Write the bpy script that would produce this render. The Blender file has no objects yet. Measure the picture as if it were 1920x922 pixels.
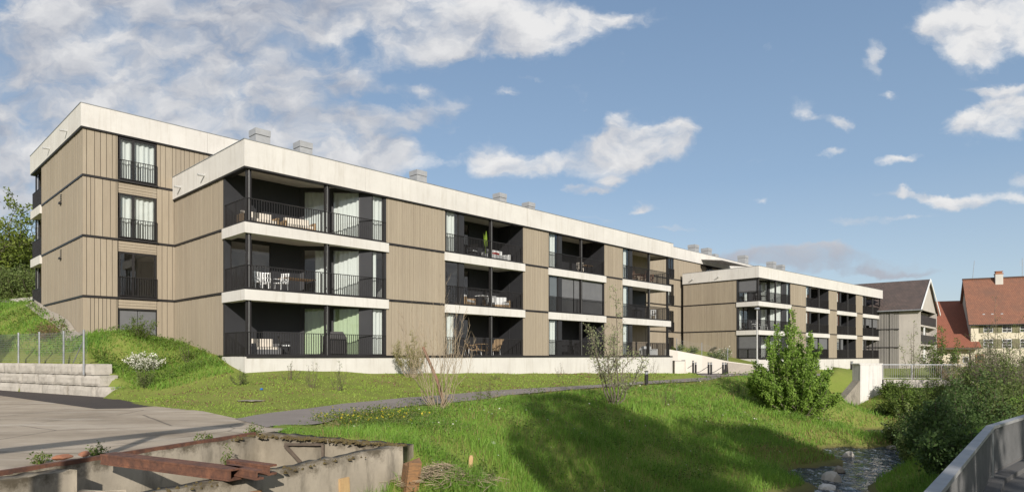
import bpy, math, random
import numpy as np
from mathutils import Matrix, Vector
random.seed(7); rng = np.random.default_rng(7)
SC = bpy.context.scene; COL = SC.collection
F, CX, HY = 1207.0, 960.0, 667.0          # focal length, centre and horizon of the photograph in its pixels
def P(px, py, z): d = -z * F / (py - HY); return ((px - CX) / F * d, d, z)
def D(px, d): return ((px - CX) / F * d, d)
def base(y): return -1.85 + .0075 * min(y, 33)
def G(px, py):
    z = -1.7
    for _ in range(12):
        d = -z * F / (py - HY); z = base(d)
    return ((px - CX) / F * d, d)

# ------------------------------------------------------------------ materials
def nodes(name):
    m = bpy.data.materials.new(name); m.use_nodes = True
    nt = m.node_tree; b = nt.nodes['Principled BSDF']
    return m, nt, b
def lk(nt, a, b): nt.links.new(a, b)
def ramp(nt, fac, stops):
    r = nt.nodes.new('ShaderNodeValToRGB'); e = r.color_ramp.elements
    while len(e) < len(stops): e.new(.5)
    for i, (p, c) in enumerate(stops): e[i].position = p; e[i].color = (*c, 1)
    lk(nt, fac, r.inputs[0]); return r.outputs[0]
def coords(nt, scale=(1, 1, 1), world=False):
    mp = nt.nodes.new('ShaderNodeMapping'); mp.inputs['Scale'].default_value = scale
    if world:
        g = nt.nodes.new('ShaderNodeNewGeometry'); lk(nt, g.outputs['Position'], mp.inputs[0])
    else:
        t = nt.nodes.new('ShaderNodeTexCoord'); lk(nt, t.outputs['Object'], mp.inputs[0])
    return mp.outputs[0]
def noise(nt, co, scale, detail=5, rough=.6):
    n = nt.nodes.new('ShaderNodeTexNoise'); n.inputs['Scale'].default_value = scale
    n.inputs['Detail'].default_value = detail; n.inputs['Roughness'].default_value = rough
    lk(nt, co, n.inputs['Vector']); return n.outputs['Fac']
def mix(nt, fac, a, b, mode='MIX'):
    n = nt.nodes.new('ShaderNodeMixRGB'); n.blend_type = mode
    for s, v in ((n.inputs[0], fac), (n.inputs[1], a), (n.inputs[2], b)):
        if hasattr(v, 'links') or hasattr(v, 'is_linked'): lk(nt, v, s)
        elif isinstance(v, (int, float)): s.default_value = v
        else: s.default_value = (*v, 1)
    return n.outputs[0]
def math_(nt, op, a, b=None):
    n = nt.nodes.new('ShaderNodeMath'); n.operation = op
    for s, v in ((n.inputs[0], a), (n.inputs[1], b)):
        if v is None: continue
        if isinstance(v, (int, float)): s.default_value = v
        else: lk(nt, v, s)
    return n.outputs[0]
def attr(nt):
    a = nt.nodes.new('ShaderNodeAttribute'); a.attribute_name = 'rnd'; return a.outputs['Fac']
def bump(nt, b, h, strength=.3, dist=.02):
    n = nt.nodes.new('ShaderNodeBump'); n.inputs['Strength'].default_value = strength; n.inputs['Distance'].default_value = dist
    lk(nt, h, n.inputs['Height']); lk(nt, n.outputs[0], b.inputs['Normal'])
def simple(name, c0, c1=None, rough=.7, metal=0, scale=3, stretch=(1, 1, 1), spec=.5, bmp=0, use_rnd=0):
    m, nt, b = nodes(name); b.inputs['Roughness'].default_value = rough; b.inputs['Metallic'].default_value = metal
    b.inputs['Specular IOR Level'].default_value = spec
    c1 = c1 or tuple(v * .8 for v in c0)
    co = coords(nt, stretch); f = noise(nt, co, scale)
    f = ramp(nt, f, [(.3, (0, 0, 0)), (.7, (1, 1, 1))])
    if use_rnd: f = mix(nt, use_rnd, f, attr(nt))
    lk(nt, mix(nt, f, c0, c1), b.inputs['Base Color'])
    if bmp: bump(nt, b, noise(nt, co, scale * 8), bmp)
    return m
M = {}
M['black'] = simple('black_metal', (.016, .014, .014), (.022, .02, .019), .5, 0, 2, spec=.35)
M['panel'] = simple('anthracite_panel', (.024, .024, .026), (.032, .032, .034), .55, 0, .8, spec=.3)
M['blind'] = simple('grey_blind_fabric', (.13, .13, .132), (.11, .11, .113), .8, 0, 3)
M['rail_steel'] = simple('dark_railing_steel', (.34, .335, .325), (.26, .255, .25), .55, .3, 4, bmp=.05)
M['steel'] = simple('galvanised_steel', (.42, .43, .44), (.3, .31, .32), .45, .6, 4, bmp=.05)
M['downpipe'] = simple('dull_steel_pipe', (.16, .155, .15), (.11, .108, .105), .45, .4, 3)
M['pipe'] = simple('pale_steel_pipe', (.55, .54, .52), (.42, .42, .4), .4, .3, 3)
M['vent'] = simple('vent_sheet_metal', (.38, .38, .375), (.31, .31, .31), .5, .2, 2)
M['soffit'] = simple('soffit_concrete', (.56, .51, .45), (.49, .45, .4), .9, 0, 2)
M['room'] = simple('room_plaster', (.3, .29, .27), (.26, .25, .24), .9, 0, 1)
M['roofing'] = simple('gravel_roof', (.25, .24, .23), (.18, .18, .17), .95, 0, 6)
M['wood'] = simple('oak_wood', (.4, .26, .14), (.3, .18, .09), .6, 0, 4, (1, 1, 6))
M['white'] = simple('white_plastic', (.75, .75, .73), (.68, .68, .66), .5, 0, 3)
M['cushion'] = simple('pale_cushion', (.62, .56, .47), (.52, .47, .4), .95, 0, 5)
M['red'] = simple('red_cushion', (.5, .05, .04), (.4, .04, .03), .9, 0, 5)
M['rattan'] = simple('rattan', (.42, .29, .16), (.2, .13, .07), .8, 0, 40)
M['cover'] = simple('grill_cover_cloth', (.045, .042, .042), (.06, .056, .055), .8, 0, 4)
M['bluelit'] = simple('blue_plastic', (.02, .16, .5), (.02, .12, .4), .5)
M['awning'] = simple('grey_awning_cloth', (.5, .48, .45), (.42, .4, .38), .9, 0, 2)

def concrete(name, c0, c1, dirt, dirt_amt=.25, streak=(1.2, 1.2, .12), joint=None, bmp=.15, rim=False):
    m, nt, b = nodes(name); b.inputs['Roughness'].default_value = .88; b.inputs['Specular IOR Level'].default_value = .25
    co = coords(nt); big = noise(nt, co, .45, 6, .65)
    c = mix(nt, ramp(nt, big, [(.35, (0, 0, 0)), (.65, (1, 1, 1))]), c0, c1)
    st = noise(nt, coords(nt, streak), 2.2, 6, .7)
    fine = noise(nt, co, 9, 4, .7)
    c = mix(nt, math_(nt, 'MULTIPLY', ramp(nt, st, [(.5, (0, 0, 0)), (.78, (1, 1, 1))]), dirt_amt), c, dirt)
    c = mix(nt, math_(nt, 'MULTIPLY', fine, .18), c, dirt)
    if rim:                                       # dark moss and dirt with a ragged lower edge along the top of the walls
        sx = nt.nodes.new('ShaderNodeSeparateXYZ'); lk(nt, co, sx.inputs[0])
        h = math_(nt, 'ADD', sx.outputs[2], math_(nt, 'MULTIPLY', math_(nt, 'SUBTRACT', noise(nt, co, 2.3, 8, .75), .5), 1.1))
        c = mix(nt, math_(nt, 'MULTIPLY', ramp(nt, math_(nt, 'MULTIPLY', h, .5), [(.8, (0, 0, 0)), (.9, (1, 1, 1))]), .85), c, (.055, .042, .024))
    lk(nt, c, b.inputs['Base Color']); bump(nt, b, fine, bmp, .01)
    return m
M['concrete'] = concrete('pale_precast_concrete', (.61, .585, .54), (.535, .51, .47), (.34, .3, .24), .5, (2.2, 2.2, .2))
M['ramp'] = concrete('ramp_concrete', (.62, .57, .5), (.55, .51, .45), (.35, .32, .28), .2)
M['greycon'] = concrete('grey_house_concrete', (.46, .42, .37), (.4, .365, .325), (.24, .22, .2), .3)
M['oldcon'] = concrete('old_grey_rock_concrete', (.3, .27, .22), (.2, .175, .14), (.05, .043, .034), .8, (1.6, 1.6, .6), bmp=.6)
M['pitwall'] = concrete('mossy_rim_concrete', (.36, .31, .235), (.22, .188, .14), (.05, .042, .03), .85, (1.1, 1.1, .3), bmp=.5, rim=True)
M['_unused'] = concrete('old_weathered_concrete', (.42, .36, .27), (.25, .21, .155), (.05, .043, .034), .95, (2.6, 2.6, .5), bmp=.8)
M['abut'] = concrete('streaked_white_concrete', (.68, .65, .6), (.55, .52, .48), (.1, .1, .1), .75, (3, 3, .12), bmp=.3)
M['blockstone'] = concrete('retaining_block_concrete', (.47, .43, .37), (.38, .35, .3), (.15, .13, .105), .7, (1.2, 1.2, .8), bmp=.9)
M['plaster'] = concrete('cream_plaster', (.68, .61, .47), (.6, .53, .4), (.35, .29, .2), .4)
M['chimney'] = concrete('chimney_render', (.6, .56, .5), (.5, .47, .42), (.3, .28, .25), .3)

def cladding(name, c0, c1, grain):
    m, nt, b = nodes(name); b.inputs['Roughness'].default_value = .8; b.inputs['Specular IOR Level'].default_value = .2
    r = attr(nt); co = coords(nt, (14, 14, .8)); g = noise(nt, co, 1.6, 6, .65)
    c = mix(nt, r, c0, c1)
    c = mix(nt, math_(nt, 'MULTIPLY', ramp(nt, g, [(.42, (0, 0, 0)), (.72, (1, 1, 1))]), .35), c, grain)
    big = noise(nt, coords(nt, (1, 1, .35)), .5, 6, .65); c = mix(nt, math_(nt, 'MULTIPLY', ramp(nt, big, [(.4, (0, 0, 0)), (.7, (1, 1, 1))]), .3), c, grain)
    wt = noise(nt, coords(nt, (3, 3, .16)), 1.3, 5, .7); c = mix(nt, math_(nt, 'MULTIPLY', ramp(nt, wt, [(.55, (0, 0, 0)), (.75, (1, 1, 1))]), .3), c, (.36, .33, .28))
    lk(nt, c, b.inputs['Base Color']); bump(nt, b, g, .2, .008); return m
M['clad'] = cladding('greige_timber_boards', (.345, .29, .214), (.3, .25, .185), (.21, .17, .124))
M['cladback'] = simple('board_gap_felt', (.05, .04, .03), (.04, .032, .025), .95)
M['slat'] = cladding('grey_slat_boards', (.3, .28, .255), (.2, .187, .17), (.12, .11, .1))

def tiles(name, c0, c1, c2, sx, sz):
    m, nt, b = nodes(name); b.inputs['Roughness'].default_value = .85
    co = coords(nt)
    br = nt.nodes.new('ShaderNodeTexBrick'); br.inputs['Scale'].default_value = 1; br.inputs['Brick Width'].default_value = sx
    br.inputs['Row Height'].default_value = sz; br.inputs['Mortar Size'].default_value = .02
    br.inputs['Color1'].default_value = (*c0, 1); br.inputs['Color2'].default_value = (*c1, 1); br.inputs['Mortar'].default_value = (*(v * .4 for v in c2), 1)
    mp = nt.nodes.new('ShaderNodeUVMap'); lk(nt, mp.outputs[0], br.inputs['Vector'])
    n = noise(nt, co, .55, 7, .7); c = mix(nt, math_(nt, 'MULTIPLY', ramp(nt, n, [(.45, (0, 0, 0)), (.7, (1, 1, 1))]), .65), br.outputs[0], c2)
    n2 = noise(nt, co, 5, 4, .7); c = mix(nt, math_(nt, 'MULTIPLY', n2, .3), c, c2)
    lk(nt, c, b.inputs['Base Color']); bump(nt, b, br.outputs['Fac'], -.6, .03); return m
M['browntile'] = tiles('brown_roof_tiles', (.13, .09, .075), (.085, .062, .052), (.055, .045, .04), .34, .38)
M['redtile'] = tiles('red_roof_tiles', (.3, .1, .055), (.25, .082, .046), (.2, .075, .045), .25, .25)
M['oldtile'] = tiles('old_weathered_roof_tiles', (.3, .125, .07), (.23, .095, .056), (.12, .068, .048), .25, .25)

def rust(name):
    m, nt, b = nodes(name); b.inputs['Roughness'].default_value = .85
    n = noise(nt, coords(nt), 6, 8, .7)
    lk(nt, ramp(nt, n, [(.3, (.05, .027, .02)), (.5, (.115, .05, .03)), (.7, (.2, .085, .045))]), b.inputs['Base Color'])
    bump(nt, b, n, .3, .01); return m
M['rust'] = rust('rusty_steel')
M['moss'] = simple('brown_moss', (.07, .045, .02), (.13, .1, .03), .95, 0, 20, bmp=.8)
M['rotten'] = simple('orange_rotten_timber', (.3, .15, .06), (.14, .085, .045), .85, 0, 6, (1, 1, 5), bmp=.5)
M['plank'] = simple('raw_plank', (.48, .32, .15), (.4, .25, .12), .8, 0, 5, (4, 4, .6), bmp=.3)
M['brick'] = simple('broken_brick', (.35, .14, .07), (.26, .12, .07), .9, 0, 8, bmp=.5)

def glass(name, tint=(.94, .97, .96)):
    m = bpy.data.materials.new(name); m.use_nodes = True; nt = m.node_tree; nt.nodes.clear()
    o = nt.nodes.new('ShaderNodeOutputMaterial'); mx = nt.nodes.new('ShaderNodeMixShader')
    t = nt.nodes.new('ShaderNodeBsdfTransparent'); t.inputs[0].default_value = (*tint, 1)
    g = nt.nodes.new('ShaderNodeBsdfGlossy'); g.inputs['Roughness'].default_value = .015
    lw = nt.nodes.new('ShaderNodeLayerWeight'); lw.inputs[0].default_value = .5; f = math_(nt, 'ADD', math_(nt, 'MULTIPLY', math_(nt, 'POWER', lw.outputs['Facing'], 3.0), .8), .09)
    nn = nt.nodes.new('ShaderNodeBump'); nn.inputs['Strength'].default_value = .04; nn.inputs['Distance'].default_value = .02
    lk(nt, noise(nt, coords(nt), .5, 2), nn.inputs['Height']); lk(nt, nn.outputs[0], g.inputs['Normal'])
    lk(nt, f, mx.inputs[0]); lk(nt, t.outputs[0], mx.inputs[1]); lk(nt, g.outputs[0], mx.inputs[2]); lk(nt, mx.outputs[0], o.inputs[0])
    return m
M['glass'] = glass('window_glass')
def translucent(name, c0, c1, tr=.5, rough=.6, use_rnd=True, scale=4, world=True, extra=None):
    m, nt, b = nodes(name); b.inputs['Roughness'].default_value = rough; b.inputs['Specular IOR Level'].default_value = .3
    f = attr(nt) if use_rnd else noise(nt, coords(nt, (6, 6, .2)), scale)
    c = mix(nt, f, c0, c1)
    if extra: c = mix(nt, ramp(nt, noise(nt, coords(nt, world=True), extra[1], 4), [(.42, (0, 0, 0)), (.62, (1, 1, 1))]), c, extra[0], 'MULTIPLY')
    lk(nt, c, b.inputs['Base Color'])
    t = nt.nodes.new('ShaderNodeBsdfTranslucent'); lk(nt, c, t.inputs[0])
    mx = nt.nodes.new('ShaderNodeMixShader'); mx.inputs[0].default_value = tr
    lk(nt, b.outputs[0], mx.inputs[1]); lk(nt, t.outputs[0], mx.inputs[2])
    lk(nt, mx.outputs[0], nt.nodes['Material Output'].inputs[0]); return m
M['curtain'] = translucent('white_curtain', (.86, .86, .82), (.78, .79, .74), .35, .9, False)
M['curtain_green'] = translucent('pale_green_curtain', (.6, .68, .46), (.5, .6, .38), .35, .9, False)
M['leaf'] = translucent('fresh_leaf', (.15, .2, .035), (.08, .135, .026), .4)
M['leaf_bright'] = translucent('bright_hedge_leaf', (.3, .43, .075), (.16, .27, .045), .48)
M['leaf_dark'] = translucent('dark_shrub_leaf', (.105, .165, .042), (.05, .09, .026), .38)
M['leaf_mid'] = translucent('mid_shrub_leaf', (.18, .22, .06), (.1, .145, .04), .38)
M['leaf_olive'] = translucent('olive_bud_leaf', (.33, .31, .13), (.22, .21, .085), .4)
M['leaf_pale'] = translucent('pale_sparse_leaf', (.36, .38, .2), (.24, .27, .12), .4)
M['leaf_dry'] = translucent('dry_brown_leaf', (.26, .17, .09), (.16, .1, .055), .3)
M['leaf_tree'] = translucent('tree_leaf', (.22, .26, .04), (.12, .17, .03), .42)
M['blossom'] = translucent('white_blossom', (.8, .78, .68), (.6, .58, .48), .3)
M['yellow'] = translucent('yellow_weed_flower', (.5, .4, .03), (.3, .32, .03), .3)
M['cactus'] = translucent('bright_plant_leaf', (.3, .42, .05), (.22, .34, .04), .4)
M['bark'] = simple('grey_bark', (.17, .14, .105), (.1, .08, .06), .9, 0, 12)
M['twig'] = simple('pale_twig_bark', (.33, .26, .17), (.22, .17, .11), .9, 0, 10)
M['twig_dark'] = simple('brown_twig_bark', (.12, .09, .065), (.08, .06, .045), .9, 0, 10)
M['deadwood'] = simple('reddish_dead_wood', (.24, .13, .08), (.17, .1, .07), .9, 0, 6, (1, 1, .3))

# ------------------------------------------------------------------ objects
def tag(o, label=None, cat=None, group=None, kind=None):
    if label: o['label'] = label
    if cat: o['category'] = cat
    if group: o['group'] = group
    if kind: o['kind'] = kind
    return o
def empty(name, label, cat, loc=(0, 0, 0), rz=0, group=None):
    o = bpy.data.objects.new(name, None); COL.objects.link(o); o.location = loc; o.rotation_euler = (0, 0, rz); o.empty_display_size = .3
    return tag(o, label, cat, group)
def link_mesh(name, v, faces, mat, parent=None, rnd=None, smooth=False, loc=None, uv=None):
    me = bpy.data.meshes.new(name); me.from_pydata([tuple(p) for p in v], [], faces); me.update()
    if rnd is not None:
        a = me.attributes.new('rnd', 'FLOAT', 'FACE'); a.data.foreach_set('value', np.asarray(rnd, dtype=np.float32))
    if uv is not None:
        l = me.uv_layers.new(name='UVMap'); l.data.foreach_set('uv', np.asarray(uv, dtype=np.float32).ravel())
    if smooth: me.polygons.foreach_set('use_smooth', [True] * len(me.polygons))
    me.materials.append(mat if not isinstance(mat, str) else M[mat])
    o = bpy.data.objects.new(name, me); COL.objects.link(o)
    if parent: o.parent = parent
    if loc is not None: o.location = loc
    return o
def fast_mesh(name, V, nper, mat, parent=None, rnd=None, loc=None):
    """V (n, nper, 3): separate polygons of nper corners."""
    n = len(V); me = bpy.data.meshes.new(name)
    me.vertices.add(n * nper); me.vertices.foreach_set('co', np.ascontiguousarray(V, dtype=np.float32).ravel())
    me.loops.add(n * nper); me.loops.foreach_set('vertex_index', np.arange(n * nper, dtype=np.int32))
    me.polygons.add(n); me.polygons.foreach_set('loop_start', np.arange(0, n * nper, nper, dtype=np.int32))
    me.update(calc_edges=True)
    if rnd is not None:
        a = me.attributes.new('rnd', 'FLOAT', 'FACE'); a.data.foreach_set('value', np.clip(rnd, 0, 1).astype(np.float32))
    me.materials.append(M[mat]); o = bpy.data.objects.new(name, me); COL.objects.link(o)
    if parent: o.parent = parent
    if loc is not None: o.location = loc
    return o
class MB:
    def __init__(s, T=None): s.v = []; s.f = []; s.r = []; s.T = T
    def add(s, pts, faces, r=None):
        n = len(s.v); r = random.random() if r is None else r
        for p in pts: s.v.append(tuple(s.T @ Vector(p)) if s.T else tuple(p))
        for f in faces: s.f.append(tuple(i + n for i in f)); s.r.append(r)
    def box(s, x0, x1, y0, y1, z0, z1, r=None):
        s.add([(x0, y0, z0), (x1, y0, z0), (x1, y1, z0), (x0, y1, z0), (x0, y0, z1), (x1, y0, z1), (x1, y1, z1), (x0, y1, z1)],
              [(0, 3, 2, 1), (4, 5, 6, 7), (0, 1, 5, 4), (1, 2, 6, 5), (2, 3, 7, 6), (3, 0, 4, 7)], r)
    def wall(s, p0, p1, o0, o1, z0, z1, a=0, b=None, r=None):
        """upright slab along p0->p1, from inward offset o0 to o1 (outward is to the right of p0->p1); a, b trim along it"""
        dx, dy = p1[0] - p0[0], p1[1] - p0[1]; L = math.hypot(dx, dy); dx /= L; dy /= L
        b = L if b is None else b; ix, iy = -dy, dx
        q = [(p0[0] + dx * t + ix * o, p0[1] + dy * t + iy * o) for t, o in ((a, o0), (b, o0), (b, o1), (a, o1))]
        s.add([(*c, z0) for c in q] + [(*c, z1) for c in q], [(0, 3, 2, 1), (4, 5, 6, 7), (0, 1, 5, 4), (1, 2, 6, 5), (2, 3, 7, 6), (3, 0, 4, 7)], r)
    def prism(s, poly, z0, z1, r=None):
        n = len(poly); z0 = z0 if hasattr(z0, '__len__') else [z0] * n; z1 = z1 if hasattr(z1, '__len__') else [z1] * n
        s.add([(*p, z) for p, z in zip(poly, z0)] + [(*p, z) for p, z in zip(poly, z1)],
              [tuple(range(n))[::-1], tuple(range(n, 2 * n))] + [(i, (i + 1) % n, n + (i + 1) % n, n + i) for i in range(n)], r)
    def bar(s, p, q, w, h, up=(0, 0, 1), r=None):
        p, q = Vector(p), Vector(q); d = (q - p).normalized(); u = Vector(up)
        if abs(d.dot(u)) > .98: u = Vector((0, 1, 0))
        a = d.cross(u).normalized() * w / 2; b = a.cross(d).normalized() * h / 2
        s.add([p - a - b, p + a - b, p + a + b, p - a + b, q - a - b, q + a - b, q + a + b, q - a + b],
              [(0, 1, 2, 3), (7, 6, 5, 4), (0, 4, 5, 1), (1, 5, 6, 2), (2, 6, 7, 3), (3, 7, 4, 0)], r)
    def tube(s, pts, rad, n=8, r=None, cap=True):
        pts = [Vector(p) for p in pts]; k = len(pts); rad = rad if hasattr(rad, '__len__') else [rad] * k; vs = []
        for i, p in enumerate(pts):
            d = (pts[min(i + 1, k - 1)] - pts[max(i - 1, 0)]).normalized()
            u = Vector((1, 0, 0)) if abs(d.x) < .8 else Vector((0, 1, 0)); a = d.cross(u).normalized(); b = d.cross(a)
            for j in range(n): t = 2 * math.pi * j / n; vs.append(p + (a * math.cos(t) + b * math.sin(t)) * rad[i])
        fs = [(i * n + j, i * n + (j + 1) % n, (i + 1) * n + (j + 1) % n, (i + 1) * n + j) for i in range(k - 1) for j in range(n)]
        if cap: fs += [tuple(range(n))[::-1], tuple(range((k - 1) * n, k * n))]
        s.add(vs, fs, r)
    def build(s, name, mat, parent=None, smooth=False, loc=None):
        v = s.v
        if loc is not None and parent is None: v = [(p[0] - loc[0], p[1] - loc[1], p[2] - loc[2]) for p in v]
        return link_mesh(name, v, s.f, mat, parent, s.r, smooth, loc)
def copy_tree(o, parent=None):
    c = o.copy(); COL.objects.link(c)
    if parent: c.parent = parent
    for ch in list(o.children): copy_tree(ch, c)
    return c

# ------------------------------------------------------------------ camera, sun, sky
cam = bpy.data.cameras.new('camera'); co = bpy.data.objects.new('camera', cam); COL.objects.link(co); SC.camera = co
cam.lens = 36 * F / 1920; cam.sensor_width = 36; cam.shift_y = (HY - 461) / 1920; cam.clip_start = .1; cam.clip_end = 6000
co.location = (0, 0, 0); co.rotation_euler = (math.pi / 2, 0, 0)
ELEV = math.radians(24); SUNH = Vector((.19, -.982)).normalized()
tosun = Vector((SUNH.x * math.cos(ELEV), SUNH.y * math.cos(ELEV), math.sin(ELEV)))
sl = bpy.data.lights.new('sun', 'SUN'); sl.energy = 3.6; sl.angle = math.radians(.55); sl.color = (1, .95, .885)
so = bpy.data.objects.new('sun', sl); COL.objects.link(so); so.rotation_euler = tosun.to_track_quat('Z', 'Y').to_euler(); so.location = (20, -60, 60)
SC.view_settings.view_transform = 'Standard'; SC.view_settings.look = 'None'; SC.view_settings.exposure = .64; SC.view_settings.gamma = 1
W = bpy.data.worlds.new('World'); SC.world = W; W.use_nodes = True; nt = W.node_tree; nt.nodes.clear()
class E:
    def __init__(s, k): s.k = k
    def o(s, op, b=None, c=None): 
        n = nt.nodes.new('ShaderNodeMath'); n.operation = op
        for i, v in enumerate((s, b, c)):
            if v is None: continue
            if isinstance(v, E): nt.links.new(v.k, n.inputs[i])
            else: n.inputs[i].default_value = v
        return E(n.outputs[0])
    def __add__(s, b): return s.o('ADD', b)
    def __sub__(s, b): return s.o('SUBTRACT', b)
    def __mul__(s, b): return s.o('MULTIPLY', b)
    def __truediv__(s, b): return s.o('DIVIDE', b)
    def sstep(s, a, b):
        n = nt.nodes.new('ShaderNodeMapRange'); n.interpolation_type = 'SMOOTHSTEP'
        nt.links.new(s.k, n.inputs[0]); n.inputs[1].default_value = a; n.inputs[2].default_value = b; return E(n.outputs[0])
tc = nt.nodes.new('ShaderNodeTexCoord'); sp = nt.nodes.new('ShaderNodeSeparateXYZ'); nt.links.new(tc.outputs['Generated'], sp.inputs[0])
dx, dy, dz = (E(sp.outputs[i]) for i in range(3))
ay = dy.o('ABSOLUTE').o('MAXIMUM', .12); U = dx / ay; V_ = dz / ay
def comb(a, b, c=0):
    n = nt.nodes.new('ShaderNodeCombineXYZ')
    for i, v in enumerate((a, b, c)):
        if isinstance(v, E): nt.links.new(v.k, n.inputs[i])
        else: n.inputs[i].default_value = v
    return n.outputs[0]
def wn(vec, scale, det, rough=.58, dist=0):
    n = nt.nodes.new('ShaderNodeTexNoise'); n.inputs['Scale'].default_value = scale; n.inputs['Detail'].default_value = det
    n.inputs['Roughness'].default_value = rough; n.inputs['Distortion'].default_value = dist; nt.links.new(vec, n.inputs['Vector']); return E(n.outputs['Fac'])
warp = wn(comb(U * 1.0, V_ * 1.4, 3.1), 9, 5, .6); warp2 = wn(comb(U * 1.0, V_ * 1.4, 9.7), 9, 5, .6)
Uw = U + (warp - .5) * .085; Vw = V_ + (warp2 - .5) * .075
BLOBS = [(120, 20, 300, 60, .95), (400, 18, 190, 45, .8), (60, 120, 150, 60, .85), (230, 100, 140, 50, .8), (470, 100, 130, 42, .75), (640, 130, 70, 30, .45), (700, 300, 90, 30, .95), (20, 250, 180, 70, 1.05), (210, 215, 180, 60, 1), (420, 185, 170, 55, .95), (580, 160, 110, 32, .75), (660, 225, 110, 30, .85), (520, 260, 170, 45, 1.0), (670, 285, 110, 24, 1.0), (0, 350, 140, 50, .9), (40, 410, 110, 40, .6),
 (690, 15, 170, 45, .95), (880, 30, 170, 55, 1.1), (840, 95, 120, 36, .95), (980, 70, 110, 36, .95), (1090, 42, 100, 28, .9), (1180, 42, 50, 14, .5), (600, 55, 60, 20, .5), (845, 212, 48, 26, .5), (775, 215, 30, 30, .48), (740, 165, 40, 14, .5), (800, 170, 22, 8, .5),
 (925, 300, 58, 34, .82), (985, 320, 70, 22, .8), (1060, 300, 60, 20, .7), (1185, 285, 62, 30, 1.15), (1225, 262, 60, 30, 1.2), (1272, 246, 36, 24, 1.15), (1150, 268, 40, 20, .8), (1180, 195, 26, 20, .62), (1163, 222, 16, 14, .55), (1142, 342, 25, 13, 1.05), (1120, 363, 40, 6, .75), (1075, 352, 16, 7, .7), (1212, 387, 22, 8, .95), (1200, 396, 34, 5, .6),
 (1860, 38, 80, 46, 1.3), (1800, 62, 52, 34, 1.0), (1830, 104, 36, 22, .85), (1915, 5, 70, 60, 1.1), (1770, 50, 30, 14, .6), (1870, 232, 60, 32, 1.3), (1905, 205, 46, 28, 1.15), (1820, 222, 36, 18, .75), (1850, 168, 50, 9, .7), (1905, 158, 30, 8, .7),
 (1765, 366, 75, 12, 1.05), (1810, 382, 50, 11, 1.0), (1700, 358, 36, 6, .7), (1689, 289, 30, 9, 1.0), (1575, 235, 22, 15, 1.15), (1497, 203, 32, 17, .68), (1525, 220, 24, 10, .55), (1555, 289, 24, 8, .8), (1666, 177, 18, 9, .9), (1648, 100, 20, 16, .62), (1642, 128, 16, 22, .6), (1912, 330, 40, 16, .95), (1915, 370, 40, 9, .6), (1600, 411, 70, 10, .62), (1700, 411, 40, 6, .5),
 (1540, 488, 150, 20, 1.15), (1400, 478, 80, 17, .95), (1545, 470, 50, 10, .8), (1650, 508, 170, 8, .8), (1250, 436, 80, 5, .58), (1130, 414, 50, 6, .55), (1438, 386, 14, 8, .65), (1000, 140, 30, 7, .5), (960, 175, 36, 8, .5)]
S_ = None; UV_ = comb(Uw, Vw)
for px, py, rx, ry, amp in BLOBS:
    if rx < 100: rx, ry = rx * 1.18, ry * 1.2
    u0, v0 = (px - CX) / F, (HY - py) / F
    ma = nt.nodes.new('ShaderNodeVectorMath'); ma.operation = 'MULTIPLY_ADD'; nt.links.new(UV_, ma.inputs[0]); ma.inputs[1].default_value = (F / rx, F / ry, 0); ma.inputs[2].default_value = (-u0 * F / rx, -v0 * F / ry, 0)
    dt = nt.nodes.new('ShaderNodeVectorMath'); dt.operation = 'DOT_PRODUCT'; nt.links.new(ma.outputs[0], dt.inputs[0]); nt.links.new(ma.outputs[0], dt.inputs[1])
    pw = nt.nodes.new('ShaderNodeMath'); pw.operation = 'POWER'; pw.inputs[0].default_value = .3679; nt.links.new(dt.outputs['Value'], pw.inputs[1])
    S_ = E(pw.outputs[0]) * amp if S_ is None else E(pw.outputs[0]).o('MULTIPLY_ADD', float(amp), S_)
S_ = S_.o('MINIMUM', 1.05)
nv = comb(Uw * 1.0, Vw * 1.6, 1.3); fb = wn(nv, 11.5, 9, .56, .35)
fb2 = wn(comb(Uw * 1.0 + .004, Vw * 1.6 + .035, 1.3), 11.5, 5, .54, .35)
Dn = S_ + (fb - .5) * 2.05
alpha = Dn.sstep(.34, 1.24)
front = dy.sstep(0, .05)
behind = (wn(comb(U * .8, V_ * 1.2, 5.5), 2.4, 7).sstep(.34, .5)) * (E(front.k) * -1 + 1)  # unseen cloud cover behind the camera, thickened to lift the ambient light
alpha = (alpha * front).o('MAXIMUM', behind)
lowgrey = V_.sstep(.14, .25)                     # the low bank of cloud is thicker and greyer
left = U.sstep(-.28, .02); big = wn(comb(Uw, Vw * 1.5, 7.7), 4.2, 5).sstep(.34, .64)
lit = (fb - fb2) * 2.3 + .42
lit = (lit * .6 + big * .42 + left * .3).o('MINIMUM', 1).o('MAXIMUM', 0)
lit = lit * (lowgrey * .8 + .2)
cm = nt.nodes.new('ShaderNodeMixRGB'); nt.links.new(lit.k, cm.inputs[0]); cm.inputs[1].default_value = (.22, .24, .29, 1); cm.inputs[2].default_value = (.55, .545, .54, 1)
sky = nt.nodes.new('ShaderNodeTexSky'); sky.sky_type = 'NISHITA'; sky.sun_disc = False; sky.sun_elevation = ELEV
sky.sun_rotation = math.atan2(SUNH.x, SUNH.y); sky.altitude = 400; sky.air_density = 1; sky.dust_density = .6; sky.ozone_density = 1.5
SKY = .13
bg = nt.nodes.new('ShaderNodeBackground'); bg.inputs[1].default_value = SKY
cs = nt.nodes.new('ShaderNodeMixRGB'); cs.blend_type = 'MULTIPLY'; cs.inputs[0].default_value = 1; nt.links.new(cm.outputs[0], cs.inputs[1]); cs.inputs[2].default_value = (1 / SKY,) * 3 + (1,)
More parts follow.
